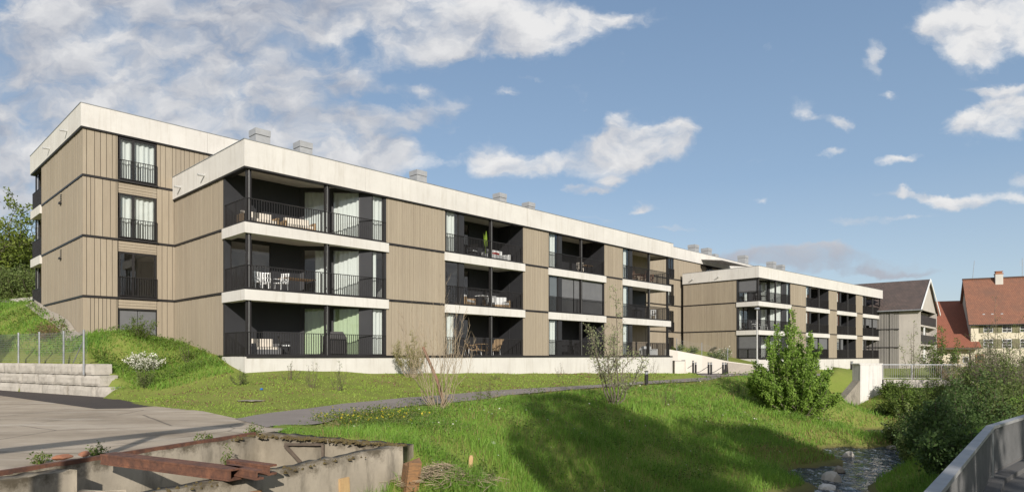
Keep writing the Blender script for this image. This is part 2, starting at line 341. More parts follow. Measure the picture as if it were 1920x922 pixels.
fm = nt.nodes.new('ShaderNodeMixRGB'); nt.links.new((alpha * .95).k, fm.inputs[0]); hs = nt.nodes.new('ShaderNodeHueSaturation'); hs.inputs['Saturation'].default_value = .8; hs.inputs['Value'].default_value = .74; nt.links.new(sky.outputs[0], hs.inputs['Color']); el = nt.nodes.new('ShaderNodeValToRGB'); nt.links.new(dz.k, el.inputs[0])
while len(el.color_ramp.elements) < 4: el.color_ramp.elements.new(.5)
for e_, (p_, c_) in zip(el.color_ramp.elements, ((.0, (.295, .337, .375)), (.1, (.25, .325, .4)), (.25, (.158, .245, .36)), (.6, (.092, .162, .28)))): e_.position = p_; e_.color = (*(v / SKY for v in c_), 1)
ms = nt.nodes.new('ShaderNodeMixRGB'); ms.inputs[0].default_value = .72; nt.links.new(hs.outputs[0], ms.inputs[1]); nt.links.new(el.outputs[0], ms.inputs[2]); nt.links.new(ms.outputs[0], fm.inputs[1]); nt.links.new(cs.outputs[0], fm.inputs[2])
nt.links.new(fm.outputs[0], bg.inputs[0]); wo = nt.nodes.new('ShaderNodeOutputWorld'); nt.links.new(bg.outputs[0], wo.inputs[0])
W.cycles.sampling_method = 'MANUAL'; W.cycles.sample_map_resolution = 256
# ------------------------------------------------------------------ building frame (local x along the long front, y into the building)
BC = (-11.5, 27.8); _n = math.hypot(1161, 1207); UX, UY = 1161 / _n, 1207 / _n; BANG = math.atan2(UY, UX)
def BW(X, Y, z=None):
    p = (BC[0] + X * UX - Y * UY, BC[1] + X * UY + Y * UX); return p if z is None else (*p, z)
FC = (24.8, 64.8); _m = math.hypot(24.9, 22.9); FUX, FUY = 24.9 / _m, 22.9 / _m; FANG = math.atan2(FUY, FUX)
def FW(X, Y, z=None):
    p = (FC[0] + X * FUX - Y * FUY, FC[1] + X * FUY + Y * FUX); return p if z is None else (*p, z)
# ------------------------------------------------------------------ ground
WATER = -4.2
PATH_FAR = [(440, 785), (490, 776), (549, 769), (650, 756), (754, 746), (858, 738), (920, 732), (1009, 727), (1121, 721), (1215, 714), (1327, 706.5), (1430, 702.5), (1560, 699.5)]
PATH_NEAR = [(500, 801), (532, 797), (591, 795.6), (661, 780), (760, 762), (858, 753.4), (920, 746), (949, 741), (1050, 732), (1110, 727), (1200, 720), (1316, 714), (1410, 708.5), (1560, 703.5)]
pf = [G(*p)[:2] for p in PATH_FAR]; pn = [G(*p)[:2] for p in PATH_NEAR]
K = []                                             # control points of the ground surface (x, y, z)
def kp(px, py, z): K.append(P(px, py, z))
def kd(px, d, z): K.append((*D(px, d), z))
for x, y in pf + pn: K.append((x, y, base(y)))
for X, z in ((0, -.75), (6, -.85), (12, -.97), (24, -1.2), (36, -1.42)): K.append((*BW(X, -.1), z))
for Y, z in ((1.4, -.4), (2.9, 0.0), (5.5, .4), (8.6, .78)): K.append((*BW(-.1, Y), z))
for X, z in ((-.2, .8), (-1.5, 1.12), (-3, 1.15), (-4.1, 1.0)): K.append((*BW(X, 8.5), z))
for Y, z in ((11, 1.5), (14, 2.1), (17.9, 2.85), (21, 3.3)): K.append((*BW(-4.3, Y), z))
kp(300, 740, -1.55); kp(250, 752, -1.62); kp(440, 722, -1.12); kp(300, 690, -.55); kp(220, 681, -.33); kp(380, 694, -.62)
K.append((*D(180, 29), .62)); K.append((*D(230, 29.4), .75)); K.append((*D(330, 31), .35)); kp(560, 728, -1.25); kp(700, 722, -1.32)
kp(300, 762, -1.68); kp(420, 774, -1.71); kp(225, 748, -1.65)
for px, d, z in ((0, 31.2, -.22), (100, 28.8, -.27), (165, 27, -.3), (-120, 34, -.2), (0, 33, .35), (100, 31, .45), (0, 36.5, 1.9), (0, 40, 2.9), (40, 45, 3.7), (-100, 40, 2.8), (-100, 48, 4), (0, 60, 5), (-300, 50, 4)): kd(px, d, z)
for px, py, z in ((700, 800, -1.9), (640, 806, -1.83), (780, 838, -1.9), (800, 890, -2.3), (900, 922, -3), (900, 850, -2.35), (900, 790, -1.95), (1050, 800, -2.3), (1050, 860, -2.95), (1050, 920, -3.5),
                  (1200, 780, -2.4), (1200, 850, -3.2), (1200, 920, -3.8), (1350, 760, -2.5), (1350, 820, -3.3), (1350, 900, -3.9), (1450, 770, -2.9), (1450, 850, -3.75), (1430, 905, -4.0),
                  (1505, 900, -4.12), (1563, 858, -4.12), (1622, 835, -4.12), (1682, 818, -4.12), (1560, 742, -2.5), (1560, 800, -3.5), (1640, 742, -2.9), (1640, 790, -3.8),
                  (1540, 925, -4.75), (1630, 868, -4.8), (1680, 838, -4.8), (1640, 922, -4.15), (1690, 880, -4.12), (1715, 832, -4.1)): kp(px, py, z)
for x, y, z in ((7.2, 18, -4.15), (3.5, 12, -4.15), (1.5, 5, -4.15), (9, 16.5, -4.8), (5.5, 11, -4.8), (3.5, 5, -4.8), (10.6, 17.2, -4.0), (7, 10, -3.2), (0, 9, -3.7), (0, 12, -3.2), (-3, 9, -3.3), (-5, 6, -3.2), (-.6, 12.2, -2.45), (-1.3, 11, -2.95), (-1.75, 12.1, -2.5),
                (20.5, 36, -4.8), (23, 42, -4.9), (26, 50, -4.9), (21.5, 42, -3.9), (28.5, 50, -3.4), (24, 50.5, -4)): K.append((x, y, z))
for px, d, z in ((1750, 20, -3), (1800, 15, -2.5), (1850, 30, -2.4), (1950, 20, -2), (1900, 40, -1.9), (1760, 38, -3.4), (1780, 52, -2.0), (1720, 62, -1.7), (1900, 60, -1.65), (1660, 60, -2), (1640, 75, -1.65), (1800, 90, -1.6), (1920, 100, -1.6), (1500, 70, -1.6), (1360, 60, -1.6), (2100, 40, -1.9)): kd(px, d, z)
for x, y, z in ((12, 11, -2.0), (6, 6, -2.0), (0, 2, -2.4), (-12, 5, -1.8), (-25, 20, -1.7), (20, 10, -2), (-12, 14, -1.75), (-9, 19, -1.7), (-40, 25, -1.6), (0, 60, -1.2), (20, 80, -1.5), (50, 120, -1.6), (100, 130, -1.6), (110, 80, -1.6), (-60, 60, 6), (-20, 90, 5), (40, 60, -1.6), (60, 70, -1.6)): K.append((x, y, z))
K = np.array(K); n_ = len(K)
def _ker(r2): return np.where(r2 > 1e-9, r2 * np.log(np.maximum(r2, 1e-9)), 0)
_A = np.zeros((n_ + 3, n_ + 3)); _d = K[:, None, :2] - K[None, :, :2]; _A[:n_, :n_] = _ker((_d ** 2).sum(-1)) + np.eye(n_) * .02
_A[:n_, n_] = 1; _A[:n_, n_ + 1:] = K[:, :2]; _A[n_, :n_] = 1; _A[n_ + 1:, :n_] = K[:, :2].T
_w = np.linalg.solve(_A, np.concatenate([K[:, 2], np.zeros(3)]))
def inpoly(x, y, poly):
    x = np.asarray(x); y = np.asarray(y); r = np.zeros(x.shape, bool); j = len(poly) - 1
    for i in range(len(poly)):
        xi, yi = poly[i][:2]; xj, yj = poly[j][:2]
        with np.errstate(divide='ignore', invalid='ignore'):
            r ^= ((yi > y) != (yj > y)) & (x < (xj - xi) * (y - yi) / (yj - yi + 1e-12) + xi)
        j = i
    return r
# the yard, the pit
PA, PB, PC_, PD = (-5.55, 14.25), (-2.15, 12.65), (-5.1, 7.6), (-7.9, 8.4)   # pit rim: back, right, near end, left
PITIN = [PA, PB, PC_, PD]
WR = G(205, 745)[:2]; WL = G(0, 731)[:2]; _wd = Vector((WL[0] - WR[0], WL[1] - WR[1])).normalized()
WL2 = (WR[0] + _wd.x * 16, WR[1] + _wd.y * 16)
YARD = [WL2, WR, G(290, 761)[:2], G(380, 770)[:2], G(440, 783)[:2], G(500, 800.5)[:2], G(545, 801)[:2], (PA[0] + .15, PA[1] + .3), (PA[0] - .3, PA[1] + .1), (PD[0] - .3, PD[1] + .1), (-9.5, 4.5), (-30, 6), (-36, 28)]
COURT = [G(1276, 698.5)[:2], G(1327, 706)[:2], G(1430, 702.3)[:2], G(1560, 699.3)[:2], G(1575, 697.5)[:2], (26.5, 62.6), (25, 63.4), (19.2, 66.5), (15.0, 55.5)]
_wn = (_wd.y, -_wd.x)                              # away from the yard, behind the wall face
if _wn[1] < 0: _wn = (-_wn[0], -_wn[1])
YARDZ = [(WL2[0] + _wn[0] * .38, WL2[1] + _wn[1] * .38), (WR[0] + _wn[0] * .38, WR[1] + _wn[1] * .38)] + YARD[1:]
_pc = np.mean(np.array(PITIN), 0); PITZ = [tuple(np.array(p) + (np.array(p) - _pc) / np.hypot(*(np.array(p) - _pc)) * .3) for p in PITIN]; PITZ[2] = (PC_[0] + .05, PC_[1] - .3); PITZ[1] = (PB[0] + .1, PB[1] + .16)
PATHPOLY = pf + pn[::-1]
def TZ(x, y):
    x = np.asarray(x, float); y = np.asarray(y, float); sh = x.shape; x = x.ravel(); y = y.ravel(); z = np.empty(len(x))
    for i in range(0, len(x), 20000):
        xs, ys = np.clip(x[i:i + 20000], -70, 115), np.clip(y[i:i + 20000], -8, 135)
        r2 = (xs[:, None] - K[None, :, 0]) ** 2 + (ys[:, None] - K[None, :, 1]) ** 2
        z[i:i + 20000] = _ker(r2) @ _w[:n_] + _w[n_] + _w[n_ + 1] * xs + _w[n_ + 2] * ys
    z = np.clip(z, -5, 7)
    far = np.clip((np.hypot(x - 10, y - 40) - 75) / 50, 0, 1); far = far * far * (3 - 2 * far); z = z * (1 - far) - 1.6 * far
    z += .03 * np.sin(x * 1.7 + y * .9) * np.sin(y * 1.3 - x * .6)
    by = -1.85 + .0075 * np.minimum(y, 33)
    z = np.where(inpoly(x, y, PATHPOLY), by - .03, z)
    z = np.where(inpoly(x, y, YARDZ) | inpoly(x, y, COURT), by - .03, z)
    z = np.where(inpoly(x, y, PITZ), -3.6, z)
    return z.reshape(sh)
def T1(x, y): return float(TZ(np.array([x]), np.array([y]))[0])
def axis(a, b, step, lo, hi):
    m = list(np.arange(a, b + 1e-6, step)); out = m[:]; s, v = step, b
    while v < hi: s *= 1.13; v += s; out.append(v)
    s, v = step, a; pre = []
    while v > lo: s *= 1.13; v -= s; pre.append(v)
    return np.array(pre[::-1] + out)
gx = axis(-25, 30, .28, -2500, 2500); gy = axis(5, 58, .28, -300, 4000)
GX, GY = np.meshgrid(gx, gy); GZ = TZ(GX, GY); nx, ny = len(gx), len(gy)
def terrain_mat():
    m, nt, b = nodes('grassy_soil'); b.inputs['Roughness'].default_value = .95; b.inputs['Specular IOR Level'].default_value = .1
    co = coords(nt, world=True); a = noise(nt, co, .35, 6, .65); c = noise(nt, co, 5, 6, .7)
    g = mix(nt, ramp(nt, a, [(.35, (0, 0, 0)), (.65, (1, 1, 1))]), (.17, .21, .042), (.22, .235, .06))
    g = mix(nt, math_(nt, 'MULTIPLY', c, .55), g, (.11, .135, .032))
    straw = ramp(nt, noise(nt, co, 1.1, 5, .7), [(.56, (0, 0, 0)), (.72, (1, 1, 1))])
    g = mix(nt, math_(nt, 'MULTIPLY', straw, .5), g, (.19, .15, .06))
    sx = nt.nodes.new('ShaderNodeSeparateXYZ'); lk(nt, co, sx.inputs[0])           # bare soil and silt close to the water
    wet = ramp(nt, math_(nt, 'ADD', math_(nt, 'MULTIPLY', sx.outputs[2], .5), 2.55), [(.42, (1, 1, 1)), (.55, (0, 0, 0))])
    g = mix(nt, wet, g, (.1, .07, .04)); lk(nt, g, b.inputs['Base Color']); bump(nt, b, c, .8, .05); return m
M['ground'] = terrain_mat()
gv = np.stack([GX, GY, GZ], -1).reshape(-1, 3); idx = np.arange(nx * ny).reshape(ny, nx)
gf = np.stack([idx[:-1, :-1], idx[:-1, 1:], idx[1:, 1:], idx[1:, :-1]], -1).reshape(-1, 4)
ground = link_mesh('ground', gv.tolist(), gf.tolist(), 'ground', smooth=True); tag(ground, 'grassy ground sloping from the apartments down to the stream', 'ground', kind='structure')

def asphalt(name, c0, c1, stain, crack=False):
    m, nt, b = nodes(name); b.inputs['Roughness'].default_value = .9; b.inputs['Specular IOR Level'].default_value = .25
    co = coords(nt, world=True); f = noise(nt, co, 60, 3, .8); l = noise(nt, coords(nt, (.5, 1.1, 1), True), .55, 8, .65)
    c = mix(nt, f, c0, c1); c = mix(nt, math_(nt, 'MULTIPLY', ramp(nt, l, [(.4, (0, 0, 0)), (.66, (1, 1, 1))]), .75), c, stain)
    if crack:
        v = nt.nodes.new('ShaderNodeTexVoronoi'); v.feature = 'DISTANCE_TO_EDGE'; v.inputs['Scale'].default_value = .3
        wv = nt.nodes.new('ShaderNodeMixRGB'); wv.inputs[0].default_value = .06; lk(nt, co, wv.inputs[1])
        nn = nt.nodes.new('ShaderNodeTexNoise'); nn.inputs['Scale'].default_value = 1.5; lk(nt, co, nn.inputs['Vector']); lk(nt, nn.outputs['Color'], wv.inputs[2]); lk(nt, wv.outputs[0], v.inputs['Vector'])
        c = mix(nt, ramp(nt, v.outputs['Distance'], [(.0, (.75, .75, .75)), (.011, (0, 0, 0))]), c, (.05, .042, .034))
        c = mix(nt, math_(nt, 'MULTIPLY', ramp(nt, noise(nt, coords(nt, (.35, 1.6, 1), True), .9, 8, .75), [(.5, (0, 0, 0)), (.64, (1, 1, 1))]), .55), c, (.5, .44, .36))
        c = mix(nt, math_(nt, 'MULTIPLY', ramp(nt, noise(nt, coords(nt, (.5, 1.2, 1), True), 2.2, 8, .8), [(.55, (0, 0, 0)), (.7, (1, 1, 1))]), .5), c, (.15, .122, .095))
    lk(nt, c, b.inputs['Base Color']); bump(nt, b, f, .3, .01); return m
M['yard'] = asphalt('worn_yard_concrete', (.43, .36, .275), (.34, .28, .21), (.2, .16, .115), True)
M['asphalt'] = asphalt('path_asphalt', (.27, .235, .21), (.21, .18, .16), (.19, .165, .145))
M['asphalt_dark'] = asphalt('fresh_asphalt_strip', (.075, .062, .055), (.05, .042, .038), (.055, .045, .04))
M['road'] = asphalt('road_asphalt', (.13, .125, .12), (.09, .086, .082), (.1, .095, .09))
def sheet(name, poly, dz, mat, label, cat):
    v = [(x, y, base(y) + dz) for x, y in poly]
    o = link_mesh(name, v, [tuple(range(len(v)))], mat); return tag(o, label, cat, kind='structure')
YS = [p for p in YARD]
yard_o = sheet('yard', YS, 0, 'yard', 'worn stained concrete yard beside the ruined foundation', 'yard')
# the fresh asphalt strip along the stone wall
i_ = (WR[0] + _wd.x * .02, WR[1] + _wd.y * .02)
sheet('asphalt_strip', [WL2, WR, G(290, 761)[:2], G(240, 765)[:2], G(180, 766)[:2], G(0, 741)[:2], (WL2[0] - .5, WL2[1] - 1.8)], .006, 'asphalt_dark', 'dark asphalt strip along the foot of the block wall', 'strip')
# path: strip between its two edges
def resample(pts, n):
    pts = np.array(pts); s = np.concatenate([[0], np.cumsum(np.hypot(*np.diff(pts, axis=0).T))]); t = np.linspace(0, 1, n)
    # parametrise by image x so the two edges stay opposite each other
    a = pts[:, 0] / pts[:, 1]; tt = np.linspace(a[0], a[-1], n); return np.stack([np.interp(tt, a, pts[:, 0]), np.interp(tt, a, pts[:, 1])], -1)
a0 = pf[0][0] / pf[0][1]
fe, ne = resample(pf, 90), resample(pn, 90)
pv, pfc = [], []
for i in range(90):
    for j in range(6):
        p = fe[i] + (ne[i] - fe[i]) * j / 5; w = .05 * math.sin(i * 1.9) + .04 * math.sin(i * .7)
        if j in (0, 5): p = p + (ne[i] - fe[i]) * (w / max(np.hypot(*(ne[i] - fe[i])), .1)) * (1 if j == 0 else -1)
        pv.append((p[0], p[1], base(p[1]) + .012))
for i in range(89):
    for j in range(5): a = i * 6 + j; pfc.append((a + 6, a + 7, a + 1, a))
tag(link_mesh('path', pv, pfc, 'asphalt'), 'grey asphalt footpath curving past the lawn', 'path', kind='structure')
# court between the two blocks and the road on the bridge
sheet('court', COURT, .02, 'asphalt', 'asphalt forecourt in front of the bicycle stands', 'court')
ROADP = [(3.05, 5.0), (8.0, 10.8), (11.2, 13.8), (30, 24), (40, 5), (10, -30), (-30, -30), (-12, 4), (-6, 4.6), (-1, 3.2), (2, 3.5)]
rm = MB(); rm.prism(ROADP, -2.6, -2.17)
tag(rm.build('road', M['road']), 'asphalt road deck of the bridge behind the railing', 'road', kind='structure')
# stream
SL = [(-2, 0), (2.2, 7), (5.0, 12), (8.2, 17.5), (10.2, 20.8), (13.6, 25.6), (17, 30), (20.2, 36), (23, 43), (26, 52)]
def water_mat():
    m, nt, b = nodes('stream_water'); b.inputs['Roughness'].default_value = .06; b.inputs['IOR'].default_value = 1.33
    co = coords(nt, (1, 1, 1), True); a = noise(nt, co, 1.3, 7, .65); f = noise(nt, coords(nt, (1.6, .8, 1), True), 2.6, 8, .72)
    foam = ramp(nt, f, [(.55, (0, 0, 0)), (.63, (1, 1, 1))])
    c = mix(nt, a, (.012, .018, .02), (.03, .035, .034)); c = mix(nt, math_(nt, 'MULTIPLY', foam, .75), c, (.6, .62, .64))
    lk(nt, c, b.inputs['Base Color']); lk(nt, math_(nt, 'ADD', math_(nt, 'MULTIPLY', foam, .5), .06), b.inputs['Roughness'])
    w = nt.nodes.new('ShaderNodeTexNoise'); w.inputs['Scale'].default_value = 3.2; w.inputs['Detail'].default_value = 6; w.inputs['Distortion'].default_value = 1.2; lk(nt, co, w.inputs['Vector'])
    bump(nt, b, w.outputs['Fac'], 1.0, .22); return m
M['water'] = water_mat()
sl_ = np.array(SL); t_ = np.linspace(0, len(SL) - 1, 140); cxs = np.interp(t_, range(len(SL)), sl_[:, 0]); cys = np.interp(t_, range(len(SL)), sl_[:, 1])
wv, wf = [], []
for i in range(140):
    a = max(i - 1, 0); b_ = min(i + 1, 139); tx, ty = cxs[b_] - cxs[a], cys[b_] - cys[a]; L = math.hypot(tx, ty); nxn, nyn = -ty / L, tx / L
    for j in range(21):
        o = (j - 10) * .32; x, y = cxs[i] + nxn * o, cys[i] + nyn * o
        wv.append((x, y, WATER + .02 * math.sin(x * 4 + y * 2.2) + .02 * math.sin(y * 5.1 - x * 3.3 + 1) + .015 * math.sin(x * 9 + y * 7)))
for i in range(139):
    for j in range(20): a = i * 21 + j; wf.append((a, a + 1, a + 22, a + 21))
tag(link_mesh('stream', wv, wf, 'water', smooth=True), 'dark rippling stream running under the bridge', 'stream', kind='structure')
# ------------------------------------------------------------------ the apartment building
bld = empty('apartment_building', 'long flat roofed timber clad apartment complex with pale concrete bands and black balconies', 'apartment building', BW(0, 0, 0), BANG)
ST = 2.9
TB = Matrix.Translation(BW(0, 0, 0)) @ Matrix.Rotation(BANG, 4, 'Z')
TF = TB.inverted() @ Matrix.Translation(FW(0, 0, -.27)) @ Matrix.Rotation(FANG, 4, 'Z')
I4 = Matrix.Identity(4)
def clad(T, p0, p1, z0, z1, horiz=False, name='timber_cladding', wide=False):
    m = MB(T); L = math.dist(p0, p1)
    if horiz:
        z = z0
        while z < z1 - .03:
            h = min(random.choice((.1, .13, .15)), z1 - z); m.wall(p0, p1, random.choice((0, .008)), .05, z, z + h - .014); z += h
    else:
        t = 0
        while t < L - .02:
            w = min(random.choice((.17, .25, .25, .33) if wide else (.07, .09, .12, .12, .16)), L - t)
            m.wall(p0, p1, random.choice((0, .003, .01)), .05, z0, z1, t, t + w - (.024 if wide else random.choice((.01, .012, .02))), r=random.betavariate(2, 2)); t += w
    o = m.build(name, M['clad'], bld)
    b = MB(T); b.wall(p0, p1, .05, .3, z0, z1, .055, L - .055); b.build('cladding_backing', M['cladback'], o); return o
def strip(T, p0, p1, z, h=.085, off=-.03):
    m = MB(T); m.wall(p0, p1, off, .04, z - h, z + .015); return m.build('floor_strip', M['black'], bld)
def parapet(T, runs, z0, z1, cut=6.2, off=-.1):
    """runs: list of (p0, p1, end trims)"""
    m = MB(T); k = MB(T); s = MB(T)
    for p0, p1, ea, eb in runs:
        L = math.dist(p0, p1); n = max(1, round(L / cut)); a = -ea
        for i in range(n):
            b = (L + eb) if i == n - 1 else L * (i + 1) / n - .006
            m.wall(p0, p1, off, .25, z0, z1, a, b); a = b + .012
        k.wall(p0, p1, off - .02, .27, z1 + .002, z1 + .035, -ea - .02, L + eb + .02)
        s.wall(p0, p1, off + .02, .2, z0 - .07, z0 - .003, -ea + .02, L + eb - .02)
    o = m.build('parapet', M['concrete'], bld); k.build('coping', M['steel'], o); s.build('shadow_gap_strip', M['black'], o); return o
def glazing(par, T, p0, p1, z0, z1, curt=(), mull=(), fr=.06, cm='curtain', rail=None):
    L = math.dist(p0, p1); f = MB(T)
    f.wall(p0, p1, 0, .09, z0, z0 + fr, fr, L - fr); f.wall(p0, p1, 0, .09, z1 - fr, z1, fr, L - fr)
    for a in (0, L - fr): f.wall(p0, p1, 0, .09, z0, z1, a, a + fr)
    for t in mull: f.wall(p0, p1, .005, .085, z0 + fr, z1 - fr, t * L - .05, t * L + .05)
    w = f.build('window_frame', M['black'], par)
    dx, dy = (p1[0] - p0[0]) / L, (p1[1] - p0[1]) / L; ix, iy = -dy, dx
    def at(t, o): return (p0[0] + dx * t + ix * o, p0[1] + dy * t + iy * o)
    g = MB(T); edges = [0] + [t * L for t in mull] + [L]
    for a, b in zip(edges[:-1], edges[1:]):
        q = [at(a + .03, .045), at(b - .03, .045)]
        g.add([(*q[0], z0 + .03), (*q[1], z0 + .03), (*q[1], z1 - .03), (*q[0], z1 - .03)], [(0, 1, 2, 3)])
    g.build('glass_pane', M['glass'], w if par is bld else par)
    if curt:
        c = MB(T)
        for a, b in curt:
            n = max(4, int((b - a) * L / .045)); ph = random.random() * 6; top, bot = [], []
            for i in range(n + 1):
                t = (a + (b - a) * i / n) * L; o = .2 + .035 * math.sin(i * 1.25 + ph) + .02 * math.sin(i * .53 + ph)
                x, y = at(min(max(t, .03), L - .03), o); top.append((x, y, z1 - .05)); x, y = at(min(max(t, .03), L - .03), o * 1.05); bot.append((x, y, z0 + .05))
            c.add(bot + top, [(i, i + 1, n + 2 + i, n + 1 + i) for i in range(n)])
        c.build('curtain', M[cm], w if par is bld else par, smooth=True)
    return w
def railing(par, T, runs, z, h=1.06, sp=.12):
    m = MB(T)
    for p0, p1, off in runs:
        L = math.dist(p0, p1)
        m.wall(p0, p1, off - .025, off + .025, z + h - .03, z + h); m.wall(p0, p1, off - .015, off + .015, z + .05, z + .085)
        n = max(2, round(L / sp))
        for i in range(n + 1): t = min(max(i * L / n, .01), L - .01); m.wall(p0, p1, off - .015, off + .015, z + .085, z + h - .03, t - .011, t + .011)
        for t in (.03, L * .5, L - .03): m.wall(p0, p1, off + .024, off + .05, z + .0, z + h - .06, t - .03, t + .03)
    return m.build('railing', M['black'], par)
def post(par, T, x, y, z0, z1, pipe=True):
    m = MB(T)
    m.box(x - .1, x - .03, y - .05, y + .05, z0, z1); m.box(x + .05, x + .12, y - .05, y + .05, z0, z1)
    for f in (.12, .5, .88): m.box(x - .03, x + .05, y - .02, y + .02, z0 + (z1 - z0) * f - .03, z0 + (z1 - z0) * f + .03)
    m.build('post', M['black'], par)
    if pipe:
        q = MB(T); q.tube([(x - .0, y - .085, z0), (x - .0, y - .085, z1)], .022, 8); q.build('rain_pipe', M['downpipe'], par)
DEPTH, SOFF = 2.2, 2.55
def balcony(T, k, x0, x1, kind, back=None, curtm='curtain', blind=None, fwin=(0, 1), solid=False, cback=(), side_tan=False):
    """one loggia: kind 'corner' (open on the left corner), 'mid', 'end' (open on the right corner)"""
    zf = k * ST; zt = zf + SOFF; zb = zf + (2.37 if k == 2 else 2.42)
    e0, e1 = (0 if kind == 'corner' else x0 - .1), x1 + .12
    m = MB(T)
    if k > 0:
        m.wall((e0, 0), (e1, 0), -.08, .3, zf - .48, zf - .02, -.08 if kind == 'corner' else 0, None)
        if kind == 'corner': m.wall((0, DEPTH + .15), (0, 0), -.08, .3, zf - .48, zf - .02, 0, DEPTH + .15 - .3)
        if kind == 'end': m.wall((x1, 0), (x1, DEPTH), -.12, .25, zf - .48, zf - .02, .3, DEPTH)
    else: m.wall((e0, 0), (e1, 0), .02, .3, zf - .3, zf - .02)
    b = m.build('balcony', M['concrete'], bld)
    s = MB(T); s.wall((x0, 0), (x1, 0), -.06, .06, zf - .018, zf + .04)
    if kind == 'corner': s.wall((0, DEPTH), (0, 0), -.06, .06, zf - .018, zf + .04, 0, DEPTH - .06)
    s.build('edge_strip', M['black'], b)
    W_ = x1 - x0
    pan = MB(T)
    if kind == 'corner':
        xb = 3.65; gx1 = 5.95; L = math.hypot(gx1 - xb, DEPTH - .2)
        bm = back or 'panel'
        if bm == 'glass':
            glazing(b, T, (.25, DEPTH), (2.2, DEPTH), zf + .05, zt - .12, cback, (.5,), cm=curtm); pan.wall((2.2, DEPTH), (xb, DEPTH), 0, .15, zf, zt); pan.wall((0, DEPTH), (.25, DEPTH), 0, .15, zf, zt)
            pan.wall((.25, DEPTH), (2.2, DEPTH), .0, .1, zt - .12, zt)
        else: pan.wall((0, DEPTH), (xb, DEPTH), 0, .15, zf, zt)
        a, c = (xb, DEPTH), (gx1, .2); at = lambda t: (a[0] + (c[0] - a[0]) * t, a[1] + (c[1] - a[1]) * t)
        pan.wall(at(0), at(.06), 0, .15, zf, zt); pan.wall(a, c, -.01, .12, zt - .14, zt)
        glazing(b, T, at(.06), at(.46), zf + .04, zt - .14, ((.0, 1),) if fwin[0] else ((.45, 1),), cm=curtm)
        pan.wall(at(.46), at(.52), -.02, .15, zf, zt - .14)
        glazing(b, T, at(.52), at(.97), zf + .04, zt - .14, ((0, 1),), cm=curtm)
        pan.wall(at(.97), (gx1 + .5, .06), 0, .2, zf, zt)
        glazing(b, T, (gx1 + .5, .06), (x1 - .08, .06), zf + .04, zb, ((0, .55),) if fwin[1] < 1 else ((0, 1),), cm='curtain')
        pan.wall((x1 - .08, .06), (x1 + .02, .06), -.03, .2, zf, zt)
        post(b, T, .16, .12, zf + .02, zb); post(b, T, 3.92, .1, zf + .02, zb)
        railing(b, T, [((0, DEPTH), (0, 0), .02), ((0, 0), (x1, 0), .02)], zf)
        bx = [(0, DEPTH, 0, 0)]
    else:
        ww = W_ * (.155 if kind == 'mid' else .13); xw = x0 + .06 + ww; xp = xw + W_ * .06
        glazing(b, T, (x0 + .06, .06), (xw, .06), zf + .04, zb, ((0, .8),) if fwin[1] else (), cm='curtain'); pan.wall((x0, .06), (x0 + .06, .06), 0, .2, zf, zt)
        pan.wall((xw, .06), (xp, .06), -.01, .2, zf, zt); pan.wall((xp, .26), (xp, DEPTH), -.001, .15, zf, zt)
        wl = (x1 - xp)
        g0, g1 = xp + wl * .12, xp + wl * .48
        pan.wall((xp, DEPTH), (g0, DEPTH), 0, .15, zf, zt); pan.wall((g0, DEPTH), (g1, DEPTH), 0, .15, zt - .14, zt)
        glazing(b, T, (g0, DEPTH), (g1, DEPTH), zf + .04, zt - .14, cback or ((0, .5),), (.5,), cm=curtm)
        if kind == 'end' and side_tan:
            pan.wall((g1, DEPTH), (g1 + .25, DEPTH), 0, .15, zf, zt)
            c = MB(T); t = g1 + .25
            while t < x1 + .25: c.box(t, t + .12, DEPTH, DEPTH + .05, zf, zt); t += .14
            c.build('timber_lining', M['clad'], b)
        else: pan.wall((g1, DEPTH), (x1, DEPTH), 0, .15, zf, zt)
        if kind == 'mid':
            pan.wall((x1, DEPTH), (x1, .06), 0, .15, zf, zt)
            pan.wall((x1, 1.25), (x1, 1.2), -.03, 0, zf, zt)
        post(b, T, xp + (x1 - xp) * .44, .1, zf + .02, zb)
        rr = [((x0 + .03, 0), (x1 - .03, 0), .02)]
        if kind == 'end':
            post(b, T, x1 - .2, .1, zf + .02, zb, False); rr = [((x0 + .03, 0), (x1, 0), .02), ((x1, 0), (x1, DEPTH), .02)]
        railing(b, T, rr, zf)
    pan.build('wall_panel', M['panel'], b)
    if blind:
        bl = MB(T)
        for q in blind:
            if q[0] == 'side': bl.wall((0, DEPTH), (0, 0), .14, .16, zf + (2.37 - q[1] * 2.33), zb, .06, DEPTH - .2)
            else: bl.wall((q[0], 0), (q[1], 0), .16, .18, zf + 2.37 - q[2] * 2.33, zb)
        bl.build('blind', M['blind'], b)
    if solid:
        so_ = MB(T); so_.wall((x0 + .05, 0), (x1 - .05, 0), .06, .07, zf + .1, zf + 1.0); so_.build('privacy_screen', M['panel'], b)
    return b
BAYS = [(0, 7.27), (11.25, 17.6), (20.1, 26.28), (28.64, 35.4)]
